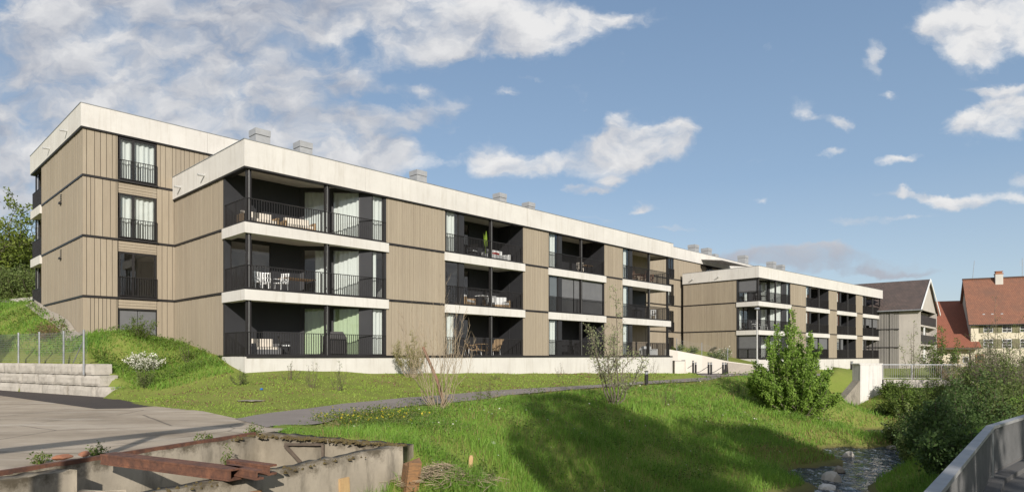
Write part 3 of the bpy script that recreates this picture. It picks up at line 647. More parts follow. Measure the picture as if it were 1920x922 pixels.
def block(T, opts, L=35.75, depth=8.7):
    sl = MB(T)
    for k in range(3):
        zt = k * ST
        sl.box(.27, L - .3, .27, depth, zt - (.35 if k else .3), zt - .021)
    sl.box(.22, L - .3, .22, depth, 8.35, 8.6); sl.build('floor_slab', M['soffit'], bld)
    r = MB(T); r.box(.26, L - .3, .26, depth, 8.9, 9.0); r.build('roof', M['roofing'], bld)
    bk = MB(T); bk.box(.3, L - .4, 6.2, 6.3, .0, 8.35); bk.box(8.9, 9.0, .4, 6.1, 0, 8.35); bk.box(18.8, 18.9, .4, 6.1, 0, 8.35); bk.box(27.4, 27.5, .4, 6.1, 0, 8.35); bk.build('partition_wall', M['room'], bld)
    parapet(T, [((0, depth), (0, 0), 0, -.26), ((0, 0), (L, 0), .1, .1)], 8.17, 9.32)
    parapet(T, [((L, 0), (L, depth), -.26, 0)], 8.17, 9.32)
    p = MB(T); q = [p]; p.wall((0, 0), (L, 0), -.07, .3, -2.6, -.035, -.07, L + .02); p.wall((0, depth), (0, 0), -.07, .3, -2.6, -.035, 0, depth - .3); p.wall((L, 0), (L, depth), -.02, .3, -2.6, -.035, .3, depth)
    p.build('plinth', M['concrete'], bld)
    strip(T, (0, 0), (L, 0), -.015, .075, -.1)
    for k in range(3):
        z0 = k * ST + .03; z1 = (k + 1) * ST - .1 if k < 2 else 8.1
        clad(T, (0, depth - .05), (0, DEPTH + .15), z0, z1); e = MB(T); e.box(-.01, .2, DEPTH + .12, DEPTH + .149, z0, z1)
        e.build('corner_trim', M['black'], bld)
        for a, b in zip(BAYS[:-1], BAYS[1:]): clad(T, (a[1] + .03, 0), (b[0] - .02, 0), z0, z1)
        w = MB(T); w.wall((L - .35, DEPTH), (L - .35, depth), 0, .2, z0, z1); w.build('end_wall', M['clad'], bld)
        if k:
            strip(T, (0, depth), (0, DEPTH + .16), k * ST)
            for a, b in zip(BAYS[:-1], BAYS[1:]): strip(T, (a[1] + .13, 0), (b[0] - .11, 0), k * ST)
        else:
            strip(T, (0, depth), (0, DEPTH + .16), k * ST, .1, -.08)
        for i, (a, b) in enumerate(BAYS):
            balcony(T, k, a, b, ('corner', 'mid', 'mid', 'end')[i], **opts.get((k, i), {}))
block(I4, {(2, 0): dict(fwin=(1, 1)), (1, 0): dict(back='glass', fwin=(0, .5)), (0, 0): dict(curtm='curtain_green', fwin=(1, 1)),
           (1, 1): dict(fwin=(0, 0)), (1, 2): dict(blind=[(20.2, 22.85, .98), (22.95, 26.2, .98)]), (2, 3): dict(side_tan=True), (0, 3): dict(side_tan=True), (2, 2): dict(cback=((0, .2),))})
block(TF, {(2, 0): dict(back='glass', blind=[('side', .6)], cback=((.6, 1),)), (1, 0): dict(back='glass', cback=((0, .4),)), (0, 0): dict(back='glass', blind=[('side', .98)]),
           (0, 1): dict(blind=[(11.3, 17.5, .55)]), (0, 2): dict(solid=True, blind=[(20.2, 22.4, .6)]), (1, 2): dict(solid=True), (2, 2): dict(solid=True), (1, 1): dict(solid=False),
           (0, 3): dict(solid=True), (1, 3): dict(solid=True, blind=[(28.8, 31.4, .4), (31.5, 35.2, .5)]), (2, 3): dict(solid=True)})
# spine: the four storey left end, the hidden middle, the right section
SX0, SY = -4.1, 8.6
H4 = 4 * ST - .63; P4 = 12.06
wins = (-2.57, -.88)
for k in range(4):
    z0 = k * ST + .03 if k else -.6; z1 = (k + 1) * ST - .1 if k < 3 else 10.9
    clad(I4, (SX0, 17.85), (SX0, SY), z0, z1); clad(I4, (SX0, SY), (wins[0] - .04, SY), z0, z1, wide=True); clad(I4, (wins[1] + .04, SY), (4, SY), z0, z1, wide=True)
    wz0, wz1 = (k * ST + .05, k * ST + 2.27) if k < 3 else (k * ST + .05, 10.85)
    if k == 0:
        d = MB(I4); d.wall((wins[0], SY), (-1.74, SY), .08, .12, .2, 2.3); d.wall((-1.71, SY), (wins[1], SY), .08, .12, .2, 2.3); d.build('metal_door', M['blind'], bld)
        f = MB(I4); f.wall((wins[0] - .03, SY), (wins[1] + .03, SY), 0, .08, 2.3, 2.36); f.wall((wins[0] - .03, SY), (wins[0], SY), 0, .12, .2, 2.3); f.wall((wins[1], SY), (wins[1] + .03, SY), 0, .12, .2, 2.3); f.build('door_frame', M['black'], bld)
        wz1 = 2.36
    else:
        w = glazing(bld, I4, (wins[0], SY - .0), (wins[1], SY - .0), wz0, wz1, {3: ((0, .36), (.39, 1)), 2: ((0, .36), (.45, 1)), 1: ()}[k], (.38,), .07, 'curtain')
        w.name = 'window'; railing(w, I4, [((wins[0] - .03, SY), (wins[1] + .03, SY), -.05)], wz0, 1.0, .11)
    if k < 3: clad(I4, (wins[0] - .02, SY), (wins[1] + .02, SY), wz1 + .02, (k + 1) * ST - .07, True, 'spandrel_boards')
    if k:
        strip(I4, (SX0, 17.9), (SX0, SY), k * ST, .08, -.03); strip(I4, (SX0, SY), (wins[0] - .06, SY), k * ST, .08, -.03); strip(I4, (wins[1] + .06, SY), (3, SY), k * ST, .08, -.03)
        sill = MB(I4); sill.wall((wins[0] - .06, SY), (wins[1] + .06, SY), -.1, .1, k * ST - .05, k * ST + .045); sill.build('window_sill', M['black'], bld)
parapet(I4, [((SX0, 20.4), (SX0, SY), .1, -.26), ((SX0, SY), (36, SY), .1, 0)], 10.97, P4, 6.0)
parapet(I4, [((36.02, SY + .02), (88.5, SY + .02), 0, .1)], 10.97 - .25, P4 - .13, 6.0)
s = MB(I4)
for k in range(1, 5): s.box(SX0 + .3, 88, SY + .31, 21, k * ST - .35, k * ST - .02)
s.build('floor_slab', M['soffit'], bld)
r = MB(I4); r.box(SX0 + .2, 88, SY + .26, 21, 11.68, 11.75); r.build('roof', M['roofing'], bld)
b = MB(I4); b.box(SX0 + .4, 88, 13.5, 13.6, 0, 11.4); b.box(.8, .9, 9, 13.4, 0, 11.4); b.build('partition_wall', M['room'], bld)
b = MB(I4); b.box(SX0 + .4, 88, 20.6, 20.8, -1.6, 11.6); b.box(87.9, 88.2, SY + .3, 20.6, -1.6, 11.6); b.box(SX0 + .31, SX0 + .5, 9, 17.7, -1, 11.6); b.build('rear_wall', M['clad'], bld)
b = MB(I4); b.wall((SX0, 20.4), (SX0, SY), .05, .31, -1.5, .0, 2.5, 11.5); b.build('plinth', M['ramp'], bld)
# rear corner loggia on the left end
for k in range(1, 4):
    m = MB(I4); m.wall((SX0, 20.4), (SX0, 17.75), -.1, .3, k * ST - .48, k * ST); m.wall((SX0 + .3, 20.4), (SX0 + 4, 20.4), -.1, .3, k * ST - .48, k * ST); bb = m.build('balcony', M['concrete'], bld)
    railing(bb, I4, [((SX0, 20.3), (SX0, 17.9), .0)], k * ST); post(bb, I4, SX0 + .2, 20.1, k * ST, (k + 1) * ST - .48)
    pn_ = MB(I4); pn_.box(SX0 + .3, SX0 + 3, 17.86, 17.98, k * ST, k * ST + 2.5); pn_.build('wall_panel', M['panel'], bb)
m = MB(I4); m.box(SX0 + .1, SX0 + .18, 20.05, 20.13, -1, ST - .5); m.build('post', M['black'], bld)
# vents, spouts and grilles in the side walls
def spout(T, p, d, z):
    m = MB(T); m.tube([(p[0], p[1], z), (p[0] + d[0] * .32, p[1] + d[1] * .32, z - .015)], .055, 10); m.build('water_spout', M['pipe'], bld)
for Y in (11.2, 15.2): spout(I4, (SX0 - .1, Y), (-1, 0), 11.35)
for Y in (4.3, 7.4): spout(I4, (-.1, Y), (-1, 0), 8.6); spout(TF, (-.1, Y), (-1, 0), 8.6)
for k in (1, 2):
    m = MB(I4)
    for q in range(4): m.box(SX0 - .02, SX0 - .001, 12.9, 13.2, (k + 1) * ST - .25 - q * .1, (k + 1) * ST - .22 - q * .1)
    m.box(SX0 - .1, SX0 - .001, 12.92, 13.18, (k + 1) * ST - .72, (k + 1) * ST - .62); m.build('vent_grille', M['black'], bld)
# right section of the spine
ZB = -.26
for k in range(4):
    zz = ZB + k * ST; z0 = zz + .03 if k else -1.7; z1 = zz + ST - .1 if k < 3 else 10.65
    clad(I4, (36.5, SY), (49.9, SY), z0, z1); clad(I4, (51.15, SY), (57.2 if k == 3 else 56, SY), z0, z1)
    if k == 3:
        clad(I4, (57.2, SY + .45), (59.4, SY + .45), z0, z1); w = glazing(bld, I4, (59.4, SY + .45), (61, SY + .45), z0 + .05, z0 + 2.1, (), (.5,)); w.name = 'window'
        clad(I4, (61, SY + .45), (66, SY + .45), z0, z1); clad(I4, (66, SY + .15), (87.5, SY + .15), z0, z1)
    wz0, wz1 = zz + .05, (zz + 2.27 if k < 3 else 10.6)
    w = glazing(bld, I4, (49.95, SY), (51.1, SY), wz0, wz1, ((0, .4),) if k % 2 == 0 else (), (.5,), .07); w.name = 'window'; railing(w, I4, [((49.92, SY), (51.13, SY), -.05)], wz0, 1.0)
    if k < 3: clad(I4, (49.92, SY), (51.13, SY), wz1 + .02, zz + ST - .07, True, 'spandrel_boards')
    if k: strip(I4, (36.5, SY), (56, SY), zz, .1, -.04)
aw = MB(I4); aw.add([(57.2, SY - .12, 11.2), (64.5, SY - .12, 11.2), (64.5, SY - 2.7, 10.85), (57.2, SY - 2.7, 10.85), (57.2, SY - .12, 11.26), (64.5, SY - .12, 11.26), (64.5, SY - 2.7, 10.91), (57.2, SY - 2.7, 10.91)],
                    [(0, 3, 2, 1), (4, 5, 6, 7), (0, 1, 5, 4), (1, 2, 6, 5), (2, 3, 7, 6), (3, 0, 4, 7)]); aw.build('awning', M['awning'], bld)
tr = MB(I4)
w_ = railing(bld, I4, [((55.6, 6.6), (70, 6.6), 0)], 8.75, 1.0, .14); w_.name = 'terrace_railing'
# roof vents (square hooded boxes) on the spine
def xl(px, Y):
    a = (px - CX) / F; x0 = BC[0] - Y * UY; y0 = BC[1] + Y * UX; return (a * y0 - x0) / (UX - a * UY)
for px, top, w in ((487, 246, .95), (568, 269, .9), (784, 322, .95), (937, 364, .85), (991, 381, .85), (1300, 459.5, 1.0), (1324.5, 466, 1.0), (1393, 479.5, 1.1), (1446, 491, 1.1), (1463, 497, 1.1), (1338, 477, .9)):
    X = xl(px, 12.4); d = BC[1] + X * UY + 12.4 * UX; zt = (HY - top) / F * d
    m = MB(I4); m.box(X - w / 2, X + w / 2, 12.4 - w / 2, 12.4 + w / 2, 11.7, zt - .42); m.box(X - w / 2 + .04, X + w / 2 - .04, 12.4 - w / 2 + .04, 12.4 + w / 2 - .04, zt - .42, zt - .38)
    v = m.build('roof_vent', M['vent'], bld); h = MB(I4); h.box(X - w / 2 - .02, X + w / 2 + .02, 12.4 - w / 2 - .02, 12.4 + w / 2 + .02, zt - .38, zt); h.build('vent_hood', M['vent'], v)
# ------------------------------------------------------------------ houses beyond the apartments
def roof_quad(par, a, b, c, d, th, mat, name='roof'):
    """sloping roof slab: a, b eave left/right, c, d ridge right/left; tile uv in metres"""
    a, b, c, d = map(Vector, (a, b, c, d)); n = (b - a).cross(d - a).normalized() * th
    V = [a, b, c, d, a - n, b - n, c - n, d - n]; ux = (b - a).normalized(); uy = n.normalized().cross(ux)
    fs = [(0, 1, 2, 3), (7, 6, 5, 4), (0, 4, 5, 1), (1, 5, 6, 2), (2, 6, 7, 3), (3, 7, 4, 0)]
    uv = [((V[i] - a).dot(ux), (V[i] - a).dot(uy)) for f in fs for i in f]
    return link_mesh(name, V, fs, M[mat], par, uv=uv)
# modern house with gable
ga = math.atan2(-.66, .75)
gh = empty('gabled_house', 'grey concrete and slat clad house with steep brown tiled roof and open gable', 'house', (53.9, 85, -1.7), ga)
W2, EZ, RZ = 13.3, 7.9, 12.4
m = MB(); m.box(-22, -.0, 0, .35, -.5, EZ); m.box(-22, 0, W2 - .35, W2, -.5, EZ); m.box(-1.3, -1.05, .36, W2 - .36, -.5, EZ)
m.add([(-.3, .1, EZ), (-.3, W2 - .1, EZ), (-.3, W2 / 2, RZ - .3), (-.1, .1, EZ), (-.1, W2 - .1, EZ), (-.1, W2 / 2, RZ - .3)], [(0, 2, 1), (3, 4, 5), (0, 1, 4, 3), (1, 2, 5, 4), (2, 0, 3, 5)])
m.build('wall', M['greycon'], gh)
sl = MB(); t = -22
while t < -2.5:
    w = random.choice((.12, .2, .3)); sl.box(t, t + w - .05, -random.choice((.04, .09, .13)), -.004, -.3, EZ - .05); t += w
sl.build('slat_cladding', M['slat'], gh)
bb = MB()
for z in (2.8, 5.25): bb.box(-22, -2.4, -.18, -.135, z, z + .12)
bb.build('floor_strip', M['black'], gh)
roof_quad(gh, (-22, -.45, EZ - .1), (.15, -.45, EZ - .1), (.15, W2 / 2, RZ), (-22, W2 / 2, RZ), .25, 'browntile')
roof_quad(gh, (.15, W2 + .45, EZ - .1), (-22, W2 + .45, EZ - .1), (-22, W2 / 2, RZ), (.15, W2 / 2, RZ), .25, 'browntile')
v = MB(); v.bar((.2, -.5, EZ - .2), (.2, W2 / 2, RZ - .08), .08, .32); v.bar((.37, W2 + .5, EZ - .2), (.2, W2 / 2, RZ - .08), .08, .32); v.build('verge_board', M['white'], gh)
g = MB(); g.tube([(-22, -.52, EZ - .14), (.35, -.52, EZ - .14)], .08, 8); g.build('gutter', M['steel'], gh)
for z in (3.3, 5.9):
    b = MB(); b.box(-1.04, -.12, .36, W2 - .36, z - .25, z); o = b.build('balcony', M['greycon'], gh)
    r = MB(); r.box(-.1, -.04, .4, W2 - .4, z + .05, z + 1.25); r.build('railing', M['panel'], o)
    p = MB(); p.box(-.3, -.14, 4.3, 4.5, z - 2.2, z - .26); p.build('post', M['white'], o)
for z, h in ((.55, 1.3), (3.4, 1.9)):
    f = MB(); f.box(-1.04, -1.0, 1, 11, z, z + h); o = f.build('window', M['black'], gh); q = MB(); q.add([(-.99, 1.1, z + .1), (-.99, 10.9, z + .1), (-.99, 10.9, z + h - .1), (-.99, 1.1, z + h - .1)], [(0, 1, 2, 3)]); q.build('glass_pane', M['glass'], o)
# low red roofed house
fa = math.atan2(-.447, .894)
rh = empty('red_roofed_house', 'low cream house with smooth deep red roof between the grey gable and the farmhouse', 'house', (71.7, 100, -1.7), fa)
m = MB(); m.box(-12, -.3, 1.3, 8.5, -.5, 3.2); m.build('wall', M['plaster'], rh)
roof_quad(rh, (-14, 0, 3.05), (1.0, 0, 3.05), (.35, 9, 11.0), (-14, 9, 11.0), .2, 'redtile'); roof_quad(rh, (.3, 16, 4), (-14, 16, 4), (-14, 9, 11), (.3, 9, 11), .2, 'redtile')
f = MB(); f.box(-13, .9, .02, .2, 2.75, 3.0); f.build('fascia', M['twig_dark'], rh)
for x in (-5.2, -2.6, -1.2):
    f = MB(); f.box(x, x + .8, 1.24, 1.29, .6, 1.6); o = f.build('window', M['white'], rh); q = MB(); q.box(x + .08, x + .72, 1.22, 1.235, .68, 1.52); q.build('glass_pane', M['panel'], o)
p = MB(); p.box(-2.0, -1.85, .5, .65, -.2, 2.9); p.build('post', M['deadwood'], rh)
a = MB(); a.tube([(-12.0, 9, 11), (-12.0, 9, 14.6)], .04, 6); a.build('antenna', M['steel'], rh)
# old farmhouse
fh = empty('old_farmhouse', 'old cream farmhouse with weathered orange tiled roof, green shutters and a white chimney', 'farmhouse', (72, 101, -1.7), fa)
EZ2, RZ2 = 7.05, 14.2
m = MB(); m.box(0, 24, 0, 10, -.5, EZ2); m.add([(0.02, .02, EZ2), (.02, 9.98, EZ2), (.02, 5, RZ2 - .3), (.3, .02, EZ2), (.3, 9.98, EZ2), (.3, 5, RZ2 - .3)], [(0, 2, 1), (3, 4, 5), (0, 1, 4, 3), (1, 2, 5, 4), (2, 0, 3, 5)]); m.build('wall', M['plaster'], fh)
roof_quad(fh, (-.35, -.6, EZ2 - .45), (24, -.6, EZ2 - .45), (24, 5, RZ2), (-.35, 5, RZ2), .25, 'oldtile'); roof_quad(fh, (24, 10.6, EZ2 - .45), (-.35, 10.6, EZ2 - .45), (-.35, 5, RZ2), (24, 5, RZ2), .25, 'oldtile')
rg = MB(); rg.tube([(-.4, 5, RZ2 + .02), (24, 5, RZ2 + .02)], .14, 8); rg.build('ridge_tiles', M['oldtile'], fh)
g = MB(); g.box(-.3, 24, -.72, -.6, EZ2 - .62, EZ2 - .45); g.build('gutter', M['black'], fh)
c = MB(); c.box(3.9, 4.9, 4.2, 5.2, RZ2 - 1.3, RZ2 + .55); o = c.build('chimney', M['chimney'], fh)
c = MB(); c.box(3.85, 4.95, 4.15, 5.25, RZ2 + .56, RZ2 + .7); c.box(4.0, 4.8, 4.3, 5.1, RZ2 + .71, RZ2 + .95); c.box(3.9, 4.9, 4.2, 5.2, RZ2 + .96, RZ2 + 1.05); c.build('chimney_cap', M['brick'], o)
sh = simple('faded_green_shutter', (.2, .185, .1), (.15, .14, .08), .8, 0, 6); M['shutter'] = sh
for z, xs in ((5.35, (1.2, 3.55, 5.75, 8.0, 10.2)), (2.95, (1.2, 3.55, 5.75, 8.0, 10.2))):
    for x in xs:
        f = MB(); f.box(x + .42, x + 1.62, -.05, -.004, z, z + 1.35); o = f.build('window', M['white'], fh)
        q = MB()
        for i in range(2):
            for j in range(3): q.box(x + .49 + i * .56, x + .99 + i * .56, -.075, -.055, z + .07 + j * .42, z + .43 + j * .42)
        q.build('glass_pane', M['panel'], o)
        for a_ in (x - .12, x + 1.66):
            s = MB(); s.box(a_, a_ + .5, -.12, -.06, z - .03, z + 1.38); s.build('shutter', sh, fh)
d_ = MB(); d_.box(.6, 1.7, -.08, -.004, 0.1, 2.0); o = d_.build('door', M['rotten'], fh); q = MB(); q.box(.8, 1.5, -.1, -.085, 1.1, 1.8); q.build('door_window', M['panel'], o)
for x, h, k in ((1.0, 3.0, 0), (7.5, 3.0, 1)):
    a = MB(); a.tube([(x, 5, RZ2), (x + .25 * (1 - k), 5, RZ2 + h)], .035, 6)
    if k:
        for zz in (1.9, 2.2, 2.5): a.bar((x - .35, 5, RZ2 + zz), (x + .35, 5, RZ2 + zz), .03, .03)
    a.build('antenna', M['steel'], fh)
bs = MB(); bs.box(0, 24, -.06, -.004, -.4, .35); bs.build('base_course', M['greycon'], fh)
vn = 0
for x in (1.6, 2.7, 3.9):
    s = MB(); s.box(x, x + .3, .55, .9, EZ2 + .85, EZ2 + 1.25); s.build('roof_vent', M['steel'], fh)
# ------------------------------------------------------------------ retaining wall of big blocks and the wire fence
wz = base(WR[1]); ang = math.atan2(-_wd.y, -_wd.x)      # local x runs to the right end
rw = empty('block_retaining_wall', 'stepped retaining wall of large rough grey concrete blocks along the yard', 'wall', (*WR, wz - .02), ang)
for row, (end, h0, h1) in enumerate(((-.0, -.25, .43), (-.75, .46, .88), (-1.2, .91, 1.35))):
    x = end; 
    while x > -15:
        w = random.choice((1.5, 1.7, 2.2)) if x < end - .1 else 1.2 + row * .35
        b = MB(); dxy = random.uniform(-.03, .03)
        x0, x1, y0, y1 = x - w + .035, x, .02 + dxy, .75 + dxy
        nx_, nz_ = max(2, int(w / .18)), 4; pts = []
        for j in range(nz_ + 1):
            for i in range(nx_ + 1):
                pts.append((x0 + (x1 - x0) * i / nx_ + random.uniform(-.008, .008), y0 + random.uniform(-.012, .012) + (.035 if j in (0, nz_) or i in (0, nx_) else 0), h0 + (h1 - h0) * j / nz_ + random.uniform(-.012, .004)))
        nf = len(pts); b.add(pts + [(p[0], y1, p[2]) for p in pts],
              [(j * (nx_ + 1) + i, j * (nx_ + 1) + i + 1, (j + 1) * (nx_ + 1) + i + 1, (j + 1) * (nx_ + 1) + i) for j in range(nz_) for i in range(nx_)] +
              [(nz_ * (nx_ + 1) + i, nz_ * (nx_ + 1) + i + 1, nf + nz_ * (nx_ + 1) + i + 1, nf + nz_ * (nx_ + 1) + i) for i in range(nx_)] +
              [(j * (nx_ + 1) + nx_, nf + j * (nx_ + 1) + nx_, nf + (j + 1) * (nx_ + 1) + nx_, (j + 1) * (nx_ + 1) + nx_) for j in range(nz_)] +
              [(j * (nx_ + 1), (j + 1) * (nx_ + 1), nf + (j + 1) * (nx_ + 1), nf + j * (nx_ + 1)) for j in range(nz_)])
        b.build('concrete_block', M['blockstone'], rw); x -= w + .01
def wall_x(px):            # distance along the wall (local x) seen at an image column
    a = (px - CX) / F; return -(a * WR[1] - WR[0]) / (_wd.x - a * _wd.y) * 1.0
wf = empty('wire_mesh_fence', 'low wire mesh fence on galvanised posts standing on the block wall', 'fence', (*WR, wz), ang)
xs = [wall_x(p) for p in (160, 113.5, 68, 29)]; xs += [xs[-1] - 2.2, xs[-1] - 4.4]
for i, x in enumerate(xs):
    p = MB(); z0 = .88 if i == 0 else 1.3; p.tube([(x, .12 if i else -.06, z0), (x, .12 if i else -.06, 2.72)], .04, 8); o = p.build('fence_post', M['steel'], wf)
    c = MB(); c.tube([(x, .12 if i else -.06, 2.721), (x, .12 if i else -.06, 2.74)], .045, 8); c.build('post_cap', M['steel'], o)
p = MB(); p.tube([(xs[0] - .05, .0, 2.4), (xs[0] - 1.25, .12, 1.36)], .02, 6); p.build('brace', M['steel'], wf)
w = MB(); z = 1.42
while z < 2.68: w.bar((xs[-1], .07, z), (xs[0], .0, z), .006, .006); z += .1
x = xs[-1]
while x < xs[0]: w.bar((x, .06, 1.4), (x, .06, 2.68), .005, .005); x += .1
w.build('wire_mesh', M['steel'], wf)
# low wall, hedge slab at the top of the slope
q0, q1 = D(-60, 47), D(76, 41.5)
lw = MB(); lw.wall(q0, q1, 0, .35, 2.6, 3.85); o = lw.build('low_concrete_wall', M['greycon'], loc=(*q0, 3)); tag(o, 'low pale concrete wall at the top of the left slope', 'wall')
pv_ = [D(35, 40.2), D(62, 38.6), D(86, 37.2), D(78, 39.5), D(50, 41)]
o = link_mesh('paving', [(x, y, T1(x, y) + .1) for x, y in pv_], [(0, 1, 2, 3, 4)], M['vent']); tag(o, 'small grey paved landing beside the left end wall', 'paving', kind='structure')
# gravel strip along the left end wall
gm = simple('gravel', (.42, .37, .3), (.2, .17, .14), .95, 0, 45, bmp=1); M['gravel'] = gm
gp = [BW(SX0 - .02, Y) for Y in np.linspace(8.6, 19.5, 16)]; gq = [BW(SX0 - .5, Y) for Y in np.linspace(8.6, 19.5, 16)]
vs = [(x, y, T1(x, y) + .09) for x, y in gp] + [(x, y, T1(x, y) + .06) for x, y in gq]
tag(link_mesh('gravel_strip', vs, [(i, i + 1, 17 + i, 16 + i) for i in range(15)], gm), 'pale gravel strip at the foot of the left end wall', 'gravel', kind='structure')
# ------------------------------------------------------------------ ruined foundation pit
pit = empty('concrete_foundation', 'ruined weathered concrete foundation pit with mossy rims at the yard corner', 'foundation', (-5, 11, -3.5))
pit_l = lambda p: (p[0] + 5, p[1] - 11)
A_, B_, C_, D_ = map(pit_l, (PA, PB, PC_, PD)); ZR = 1.76      # rim height above the pit empty
def rough_wall(m, p0, p1, o0, o1, z0, z1a, z1b, n=26, jag=.018):
    L = math.dist(p0, p1); dx, dy = (p1[0] - p0[0]) / L, (p1[1] - p0[1]) / L; ix, iy = -dy, dx; vs = []
    for i in range(n + 1):
        t = L * i / n; zt = z1a + (z1b - z1a) * i / n + random.uniform(-jag, jag * .4)
        for o, z in ((o0, z0), (o0 + random.uniform(-.012, .012), (z0 + zt) / 2), (o0 + random.uniform(-.015, .02), zt), (o1, zt + random.uniform(-jag, jag * .3)), (o1, z0)):
            vs.append((p0[0] + dx * t + ix * o, p0[1] + dy * t + iy * o, z))
    fs = [(i * 5 + j, (i + 1) * 5 + j, (i + 1) * 5 + j + 1, i * 5 + j + 1) for i in range(n) for j in range(4)] + [(4, 3, 2, 1, 0), tuple(n * 5 + j for j in range(5))]
    m.add(vs, fs)
w = MB(); rough_wall(w, D_, A_, -.0, .4, -.6, ZR, ZR, 30); w.build('far_wall', M['pitwall'], pit, True)
w = MB(); rough_wall(w, A_, B_, -.0, .38, -.6, ZR + .03, ZR - .02, 24, .02); w.build('right_wall', M['pitwall'], pit, True)
w = MB(); rough_wall(w, C_, B_, -.02, .34, -1.2, ZR - .06, ZR - .02, 34, .02); w.build('near_wall', M['pitwall'], pit, True)
t_ = .30; pr = (D_[0] + (A_[0] - D_[0]) * t_, D_[1] + (A_[1] - D_[1]) * t_)
w = MB(); rough_wall(w, D_, pr, -.5, -.005, -.6, ZR - .01, ZR - .02, 12); w.build('pier', M['pitwall'], pit, True)
for (s0, s1, o0, o1, zt) in ((.24, .345, -1.2, -.52, ZR - .28), (.30, .40, -1.15, -.5, ZR - .62), (.34, .45, -1.3, -.45, ZR - .95)):
    e0 = (D_[0] + (A_[0] - D_[0]) * s0, D_[1] + (A_[1] - D_[1]) * s0); e1 = (D_[0] + (A_[0] - D_[0]) * s1, D_[1] + (A_[1] - D_[1]) * s1)
    w = MB(); rough_wall(w, e0, e1, o0, o1, -.6, zt, zt - .05, 8, .09); w.build('broken_step', M['pitwall'], pit, True)
# moss along the rims (lumpy cushions lying on the wall tops)
def lumps(par, p0, p1, n, off, z, size, name, mat):
    m = MB()
    for i in range(n):
        t = random.random(); o = random.gauss(off, .07); L = math.dist(p0, p1); dx, dy = (p1[0] - p0[0]) / L, (p1[1] - p0[1]) / L
        c = Vector((p0[0] + dx * t * L - dy * o, p0[1] + dy * t * L + dx * o, z + random.uniform(-.03, .02))); r = size * random.uniform(.4, 1.2)
        vs = [c + Vector((math.cos(a) * r * random.uniform(.7, 1.3), math.sin(a) * r * random.uniform(.7, 1.3), -.02)) for a in np.linspace(0, 6.28, 8)[:7]] + [c + Vector((random.uniform(-.2, .2) * r, random.uniform(-.2, .2) * r, r * .55))]
        m.add(vs, [(j, (j + 1) % 7, 7) for j in range(7)])
    m.build(name, mat, par)['kind'] = 'stuff'
lumps(pit, A_, B_, 620, .04, ZR - .01, .04, 'moss', M['moss']); lumps(pit, B_, C_, 380, -.1, ZR - .06, .038, 'moss', M['moss']); lumps(pit, (A_[0] - .3, A_[1] - .8), A_, 50, .1, ZR, .08, 'moss', M['moss'])
st = MB(); st.bar((*[D_[0] * 1.0 - .05, D_[1]], ZR + .02), (A_[0] - .14, A_[1] - .05, ZR + .03), .1, .07); st.build('edge_rail', M['rust'], pit)
wl = lambda p, z=0: (p[0] - 5, p[1] + 11, z - 3.5)
# bracket on the inside of the right wall
k0 = Vector((*A_, 0)).lerp(Vector((*B_, 0)), .2); k1 = Vector((*A_, 0)).lerp(Vector((*B_, 0)), .48); nrm = Vector((-(B_[1] - A_[1]), B_[0] - A_[0], 0)).normalized() * -.06
b = MB(); b.bar(k0 + nrm + Vector((0, 0, ZR - .18)), k1 + nrm + Vector((0, 0, ZR - .98)), .05, .06); b.bar(k1 + nrm + Vector((0, 0, ZR - .1)), k1 + nrm + Vector((0, 0, ZR - 1.0)), .05, .07); b.bar(k0 + nrm + Vector((0, 0, ZR - .16)), k1 + nrm + Vector((0, 0, ZR - .1)), .04, .05); b.build('steel_bracket', M['twig_dark'], pit)
# rusty beams
def ibeam(p, q, w, h, label, name='rusty_steel_beam'):
    c = (Vector(p) + Vector(q)) / 2; p, q = Vector(p) - c, Vector(q) - c; up = Vector((0, 0, 1)); d = (q - p).normalized(); b = d.cross(up).cross(d).normalized()
    m = MB(); m.bar(p + b * (h / 2 - .015), q + b * (h / 2 - .015), w, .03); m.bar(p - b * (h / 2 - .015), q - b * (h / 2 - .015), w, .03); o_ = d.cross(up).normalized() * (w / 2 - .02); m.bar(p + o_, q + o_, .025, h - .062)
    o = m.build(name, M['rust']); o.location = c; return tag(o, label, 'steel beam', 'rusty beams lying over the pit')
x0 = P(203, 858, -1.69); x1 = P(444, 888, -1.69)
ibeam(x0, x1, .26, .17, 'long rusty steel beam lying diagonally across the concrete pit')
ibeam(P(432, 869, -1.66), P(511, 880, -1.66), .15, .15, 'short rusty beam stub on the near pit rim, behind its twin')
ibeam(P(428, 878, -1.67), P(487, 890, -1.67), .13, .13, 'short rusty beam stub against the end of the long beam')
def chunk(loc, s, mat, name, label, cat, seed, group=None, sub=2, sharp=.25):
    import bmesh
    r = random.Random(seed); bm = bmesh.new(); bmesh.ops.create_icosphere(bm, subdivisions=sub, radius=1)
    ax = [Vector((r.uniform(-1, 1), r.uniform(-1, 1), r.uniform(-1, 1))).normalized() for _ in range(9)]; dd = [r.uniform(.55, .85) for _ in ax]
    for v in bm.verts:
        for a, d in zip(ax, dd):
            e = v.co.dot(a) - d
            if e > 0: v.co -= a * e * .9
        v.co += Vector((r.uniform(-1, 1), r.uniform(-1, 1), r.uniform(-1, 1))) * .05 * sharp
        v.co = Vector((v.co.x * s[0], v.co.y * s[1], v.co.z * s[2]))
    me = bpy.data.meshes.new(name); bm.to_mesh(me); bm.free(); me.materials.append(M[mat]); o = bpy.data.objects.new(name, me); COL.objects.link(o); o.location = loc; o.rotation_euler = (0, 0, r.uniform(0, 6))
    return tag(o, label, cat, group)
